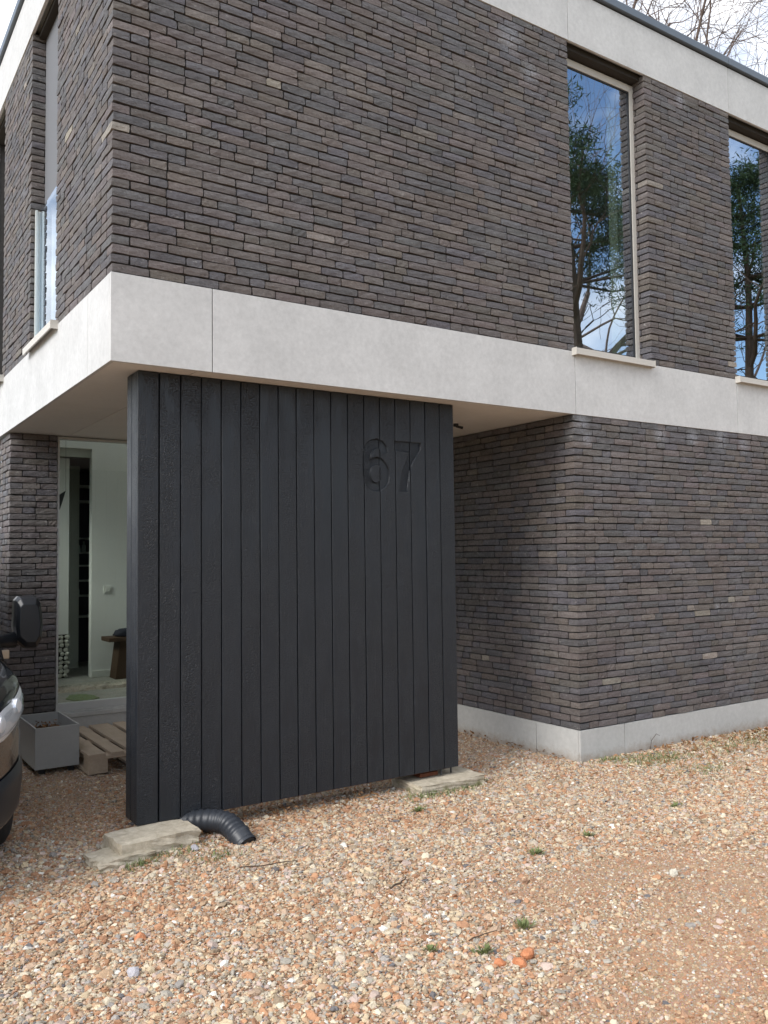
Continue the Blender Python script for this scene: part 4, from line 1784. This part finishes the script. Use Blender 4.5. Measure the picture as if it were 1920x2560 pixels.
def gravel():
    rg = np.random.default_rng(99)
    N = 840000
    x = rg.uniform(-1.9, 8.2, N)
    y = rg.uniform(-3.7, 3.03, N)
    keep = ~((x > X1 + .0) & (y > 0.0))
    z = gz(x, y)
    P = np.stack([x, y, z], -1)
    pr = project(P)
    mx = 330
    keep &= (pr[:, 2] > .3) & (pr[:, 0] > -mx) & (pr[:, 0] < 1920 + mx) & (pr[:, 1] < 2560 + 260)
    # behind the screen only what can be looked at
    x, y, z, pr = x[keep], y[keep], z[keep], pr[keep]
    dist = pr[:, 2]
    c = compact(x, y)
    porch = np.clip((y - .42) / .3, 0, 1) * (x > -.2)
    pink = np.clip((y + .05) / .4, 0, 1) * (x > -.6) * (x < 3.5)
    u = rg.random(len(x))
    dens = (1 - .35 * c) * np.clip(1.18 - .06 * dist, .40, 1)
    k = u < dens
    x, y, z, c, porch, pink, dist = x[k], y[k], z[k], c[k], porch[k], pink[k], dist[k]
    n = len(x)
    r = np.exp(rg.normal(math.log(.0055), .47, n))
    r *= (1 - .42 * c) * (1 - .34 * porch)
    big = rg.random(n) < .008 * (1 - .6 * c)
    r[big] *= 1.9
    r = np.clip(r, .0024, .026)
    sc = np.stack([r * rg.uniform(.85, 1.35, n), r * rg.uniform(.7, 1.05, n), r * rg.uniform(.36, .66, n)], -1)
    rot = np.stack([rg.normal(0, .35, n), rg.normal(0, .35, n), rg.uniform(0, 6.283, n)], -1)
    z = z + r * .08 + np.abs(rg.normal(0, .003, n)) * (1 - c) - .0008 * c
    pal = np.array([[.44, .24, .135], [.51, .345, .215], [.37, .20, .115], [.54, .43, .285], [.60, .52, .39], [.45, .385, .30], [.38, .345, .29], [.30, .275, .25], [.46, .33, .23], [.50, .39, .33], [.70, .67, .60], [.15, .14, .14], [.33, .25, .17]])
    w_out_ = np.array([.145, .125, .06, .14, .10, .10, .075, .025, .12, .085, .018, .010, .08])
    w_pink = np.array([.09, .10, .05, .07, .07, .09, .08, .04, .17, .20, .03, .01, .05])
    pick = np.where(rg.random(n) < pink * .85, rg.choice(len(pal), n, p=w_pink / w_pink.sum()), rg.choice(len(pal), n, p=w_out_ / w_out_.sum()))
    # drifts of redder and paler stones
    drift = np.sin(x * 1.6 + 2 * np.sin(y * .9)) * np.sin(y * 2.2 + x)
    swap = (rg.random(n) < np.clip(drift, 0, 1) * .35)
    pick[swap] = rg.integers(0, 3, swap.sum())
    col = pal[pick] * rg.uniform(.80, 1.12, (n, 1)) * .98
    sand = (rg.random(n) < c * .35)
    col[sand] = np.array([.36, .215, .135]) * rg.uniform(.75, 1.2, (sand.sum(), 1))
    me = bpy.data.meshes.new("gravel")
    me.vertices.add(n)
    me.vertices.foreach_set('co', np.stack([x, y, z], -1).reshape(-1))
    a = me.attributes.new("stonescale", 'FLOAT_VECTOR', 'POINT')
    a.data.foreach_set('vector', sc.reshape(-1))
    a = me.attributes.new("stonerot", 'FLOAT_VECTOR', 'POINT')
    a.data.foreach_set('vector', rot.reshape(-1))
    a = me.attributes.new("stonecol", 'FLOAT_COLOR', 'POINT')
    a.data.foreach_set('color', np.concatenate([col, np.ones((n, 1))], 1).reshape(-1))
    a = me.attributes.new("stonepick", 'INT', 'POINT')
    a.data.foreach_set('value', rg.integers(0, 7, n).astype(np.int32))
    o = link("gravel", me, M['gravel'])
    tag(o, "loose crushed gravel of orange, cream and grey stones", None, None, 'stuff')
    ng = bpy.data.node_groups.new("scatter stones", 'GeometryNodeTree')
    ng.interface.new_socket("Geometry", in_out='INPUT', socket_type='NodeSocketGeometry')
    ng.interface.new_socket("Geometry", in_out='OUTPUT', socket_type='NodeSocketGeometry')
    N_ = ng.nodes.new
    gi, go = N_('NodeGroupInput'), N_('NodeGroupOutput')
    iop = N_('GeometryNodeInstanceOnPoints')
    lk = ng.links.new
    lk(gi.outputs[0], iop.inputs['Points'])
    g2i = N_('GeometryNodeGeometryToInstance')
    for s in range(7):
        ico = N_('GeometryNodeMeshIcoSphere')
        ico.inputs['Radius'].default_value = 1.0
        ico.inputs['Subdivisions'].default_value = 2
        sp = N_('GeometryNodeSetPosition')
        po = N_('GeometryNodeInputPosition')
        nz = N_('ShaderNodeTexNoise')
        nz.noise_dimensions = '4D'
        nz.inputs['W'].default_value = s * 3.7
        nz.inputs['Scale'].default_value = 1.15
        nz.inputs['Detail'].default_value = 1.5
        lk(po.outputs[0], nz.inputs['Vector'])
        sub = N_('ShaderNodeVectorMath')
        sub.operation = 'SUBTRACT'
        sub.inputs[1].default_value = (.5, .5, .5)
        lk(nz.outputs['Color'], sub.inputs[0])
        scl = N_('ShaderNodeVectorMath')
        scl.operation = 'SCALE'
        scl.inputs['Scale'].default_value = 2.1
        lk(sub.outputs[0], scl.inputs[0])
        lk(ico.outputs['Mesh'], sp.inputs['Geometry'])
        lk(scl.outputs[0], sp.inputs['Offset'])
        sm = N_('GeometryNodeSetMaterial')
        sm.inputs['Material'].default_value = M['gravel']
        ssm = N_('GeometryNodeSetShadeSmooth')
        ssm.inputs['Shade Smooth'].default_value = False
        lk(sp.outputs[0], ssm.inputs['Geometry'])
        lk(ssm.outputs[0], sm.inputs['Geometry'])
        lk(sm.outputs[0], g2i.inputs[0])
    lk(g2i.outputs[0], iop.inputs['Instance'])
    iop.inputs['Pick Instance'].default_value = True

    def named(nm, typ):
        a = N_('GeometryNodeInputNamedAttribute')
        a.data_type = typ
        a.inputs['Name'].default_value = nm
        return a.outputs['Attribute']
    lk(named("stonepick", 'INT'), iop.inputs['Instance Index'])
    lk(named("stonerot", 'FLOAT_VECTOR'), iop.inputs['Rotation'])
    lk(named("stonescale", 'FLOAT_VECTOR'), iop.inputs['Scale'])
    lk(iop.outputs[0], go.inputs[0])
    md = o.modifiers.new("scatter", 'NODES')
    md.node_group = ng
    print("gravel stones", n)


gravel()


# ---------------------------------------------------------------- single stones
def big_stone(name, x, y, r, mat, seed, label, cat="stone", flat=.7, group=None):
    me = stone_mesh(seed, 2, .5)
    o = link(name, me, mat)
    o.location = (x, y, float(gz(np.array(x), np.array(y))) + r * flat * .45)
    o.scale = (r, r * .85, r * flat)
    o.rotation_euler = (random.uniform(-.3, .3), random.uniform(-.3, .3), random.uniform(0, 6))
    tag(o, label, cat, group)
    return o


og = "three orange brick rubble stones lying together"
big_stone("rubble_stone", .935, -2.03, .028, M['orange'], 201, "leftmost and smallest of the three orange rubble stones lying together", group=og)
big_stone("rubble_stone", 1.00, -2.075, .033, M['orange'], 202, "middle one of the three orange rubble stones lying together", group=og)
big_stone("rubble_stone", 1.07, -2.04, .034, M['orange'], 203, "tallest, rightmost of the three orange rubble stones lying together", flat=.9, group=og)
big_stone("pale_stone", 1.0, -2.19, .020, M['whitestone'], 204, "small bright white chip just in front of the three orange stones")
big_stone("pale_stone", 2.224, -1.84, .027, M['whitestone'], 205, "cream white upright stone on bare sand at the right", flat=1.0)
big_stone("grey_stone", -.276, -1.311, .034, M['greystone'], 206, "lilac grey stone in the gravel at the lower left", flat=.85)
big_stone("rubble_stone", -.16, -1.03, .030, M['orange'], 207, "brick red stone alone in the gravel behind the lilac grey stone")
big_stone("grey_stone", .42, -.14, .032, M['greystone'], 208, "round grey stone at the foot of the thick concrete block")


# ---------------------------------------------------------------- weeds, moss, litter, twigs
def weed(x, y, s, seed, label, n=46):
    rg = random.Random(seed)
    m = MB()
    for k in range(n):
        a = rg.uniform(0, 6.283)
        rr = abs(rg.gauss(0, s * .45))
        bx_, by = rr * math.cos(a), rr * math.sin(a) * .7
        l = s * rg.uniform(.35, .8)
        el = rg.uniform(.3, 1.2)
        d = Vector((math.cos(a + rg.uniform(-.8, .8)) * math.cos(el), math.sin(a + rg.uniform(-.8, .8)) * math.cos(el), math.sin(el)))
        w_ = Vector((-d.y, d.x, 0)).normalized() * s * rg.uniform(.06, .13)
        b = Vector((bx_, by, 0))
        m.add([b - w_ * .4, b + w_ * .4, b + d * l * .6 + w_, b + d * l, b + d * l * .6 - w_], [(0, 1, 2, 3, 4)])
    o = m.build("weed", M['weed'])
    o.location = (x, y, float(gz(np.array(x), np.array(y))) + .008)
    tag(o, label, "weed", "small green weeds in the gravel")


weed(1.228, -1.845, .055, 1, "brightest green weed tuft in the gravel, behind the orange stones")
weed(.943, -1.925, .050, 2, "dull green weed tuft directly behind the three orange stones")
weed(.777, -1.787, .038, 3, "small faint weed tuft left of the orange stones")
weed(2.337, -1.173, .045, 4, "low weed tuft in pale gravel in the middle of the yard")
weed(3.183, -1.12, .045, 5, "weed tuft in the gravel towards the right edge of the picture")
weed(1.831, -.246, .050, 6, "green weed tuft in front of the flat slab under the screen")
weed(1.90, -1.219, .050, 7, "spreading pale weed left of the low weed in the middle of the yard")


def litter():
    rg = random.Random(17)
    m = MB()
    def leaf(x, y, s, z):
        a = Euler((rg.gauss(0, .5), rg.gauss(0, .5), rg.uniform(0, 6.3))).to_matrix()
        c = Vector((x, y, z))
        m.add([c + a @ Vector(q) * s for q in ((-1, 0, .1), (-.2, -.42, 0), (1, 0, .12), (-.1, .42, .05))], [(0, 1, 2, 3)])
    for k in range(900):
        x = rg.uniform(3.6, 7.6)
        y = -abs(rg.gauss(0, .42)) - .01
        if rg.random() > (x - 3.3) / 2.2:
            continue
        leaf(x, y, rg.uniform(.012, .032), float(gz(np.array(x), np.array(y))) + .018 + rg.uniform(0, .012))
    for k in range(150):
        x = rg.uniform(.35, 1.9)
        y = rg.uniform(-.02, .3)
        leaf(x, y, rg.uniform(.012, .026), .012 + rg.uniform(0, .03))
    for k in range(110):
        y = rg.uniform(.1, 2.6)
        leaf(X1 - abs(rg.gauss(0, .07)) - .01, y, rg.uniform(.01, .022), .012 + rg.uniform(0, .02))
    o = m.build("fallen_leaves", M['litter'])
    tag(o, "brown fallen leaves along the plinth and under the screen", None, None, 'stuff')


def tufts():
    rg = random.Random(23)
    m = MB()
    def blade(x, y, l):
        a = rg.uniform(0, 6.283)
        d = Vector((math.cos(a) * .55, math.sin(a) * .55, rg.uniform(.4, 1))).normalized() * l
        w_ = Vector((-math.sin(a), math.cos(a), 0)) * rg.uniform(.0015, .003)
        b = Vector((x, y, float(gz(np.array(x), np.array(y))) + .004))
        m.add([b - w_, b + w_, b + d * .6 + w_ * .7, b + d, b + d * .6 - w_ * .7], [(0, 1, 2, 3, 4)])
    spots = [(3.95, -.20, .16, 260), (4.13, -.30, .18, 260), (4.9, -.30, .22, 260), (5.5, -.2, .25, 200), (3.75, -.08, .08, 120), (4.1, -.70, .15, 120), (2.06, .0, .09, 150), (2.5, .06, .10, 120), (2.3, .0, .1, 90), (.10, -.18, .05, 90), (.35, -.14, .09, 90), (6.0, -.5, .35, 200), (.47, -.33, .06, 50)]
    for x, y, s, n in spots:
        for k in range(int(n * 1.7)):
            xx, yy = x + rg.gauss(0, s), y + rg.gauss(0, s * .55)
            if yy > -.01 and xx > X1 - .02:
                continue
            blade(xx, yy, rg.uniform(.014, .045))
    o = m.build("grass", M['weed'])
    tag(o, "thin grass and moss along the plinth and the slabs", None, None, 'stuff')


litter()
tufts()


def twig(x, y, l, a, mat, label, r=.0035):
    m = MB()
    rg = random.Random(int(x * 1000))
    pts = []
    for k in range(6):
        u = (k / 5 - .5) * l
        pts.append((u * math.cos(a) + rg.gauss(0, .006), u * math.sin(a) + rg.gauss(0, .006), rg.uniform(0, .008)))
    m.tube(pts, [r, r, r * .9, r * .8, r * .7, r * .5], 6)
    o = m.build("twig", mat)
    o.location = (x, y, float(gz(np.array(x), np.array(y))) + .022)
    tag(o, label, "twig")


twig(1.046, -1.186, .15, .5, M['twig'], "short black twig on pale gravel in the middle of the yard", .005)
twig(.62, -.62, .28, -.25, M['twig'], "long thin brown twig on the gravel in front of the duct")
twig(-.90, -.95, .14, -.9, M['straw'], "yellow straw on the gravel at the lower left edge", .0025)
twig(1.02, -1.83, .17, .1, M['twig'], "thin twig beside the brightest green weed", .003)
# dead stalk against the plinth
m = MB()
m.tube([(4.30, -.015, .0), (4.31, -.02, .07), (4.36, -.03, .12), (4.40, -.03, .10)], [.003, .0025, .002, .0015], 5)
m.tube([(4.31, -.02, .06), (4.29, -.03, .10)], [.002, .001], 4)
m.tube([(4.30, -.015, -.03), (4.28, -.02, .03)], [.002, .001], 4)
tag(m.build("stalk", M['twig']), "thin dead stalk leaning on the concrete plinth", "stalk")
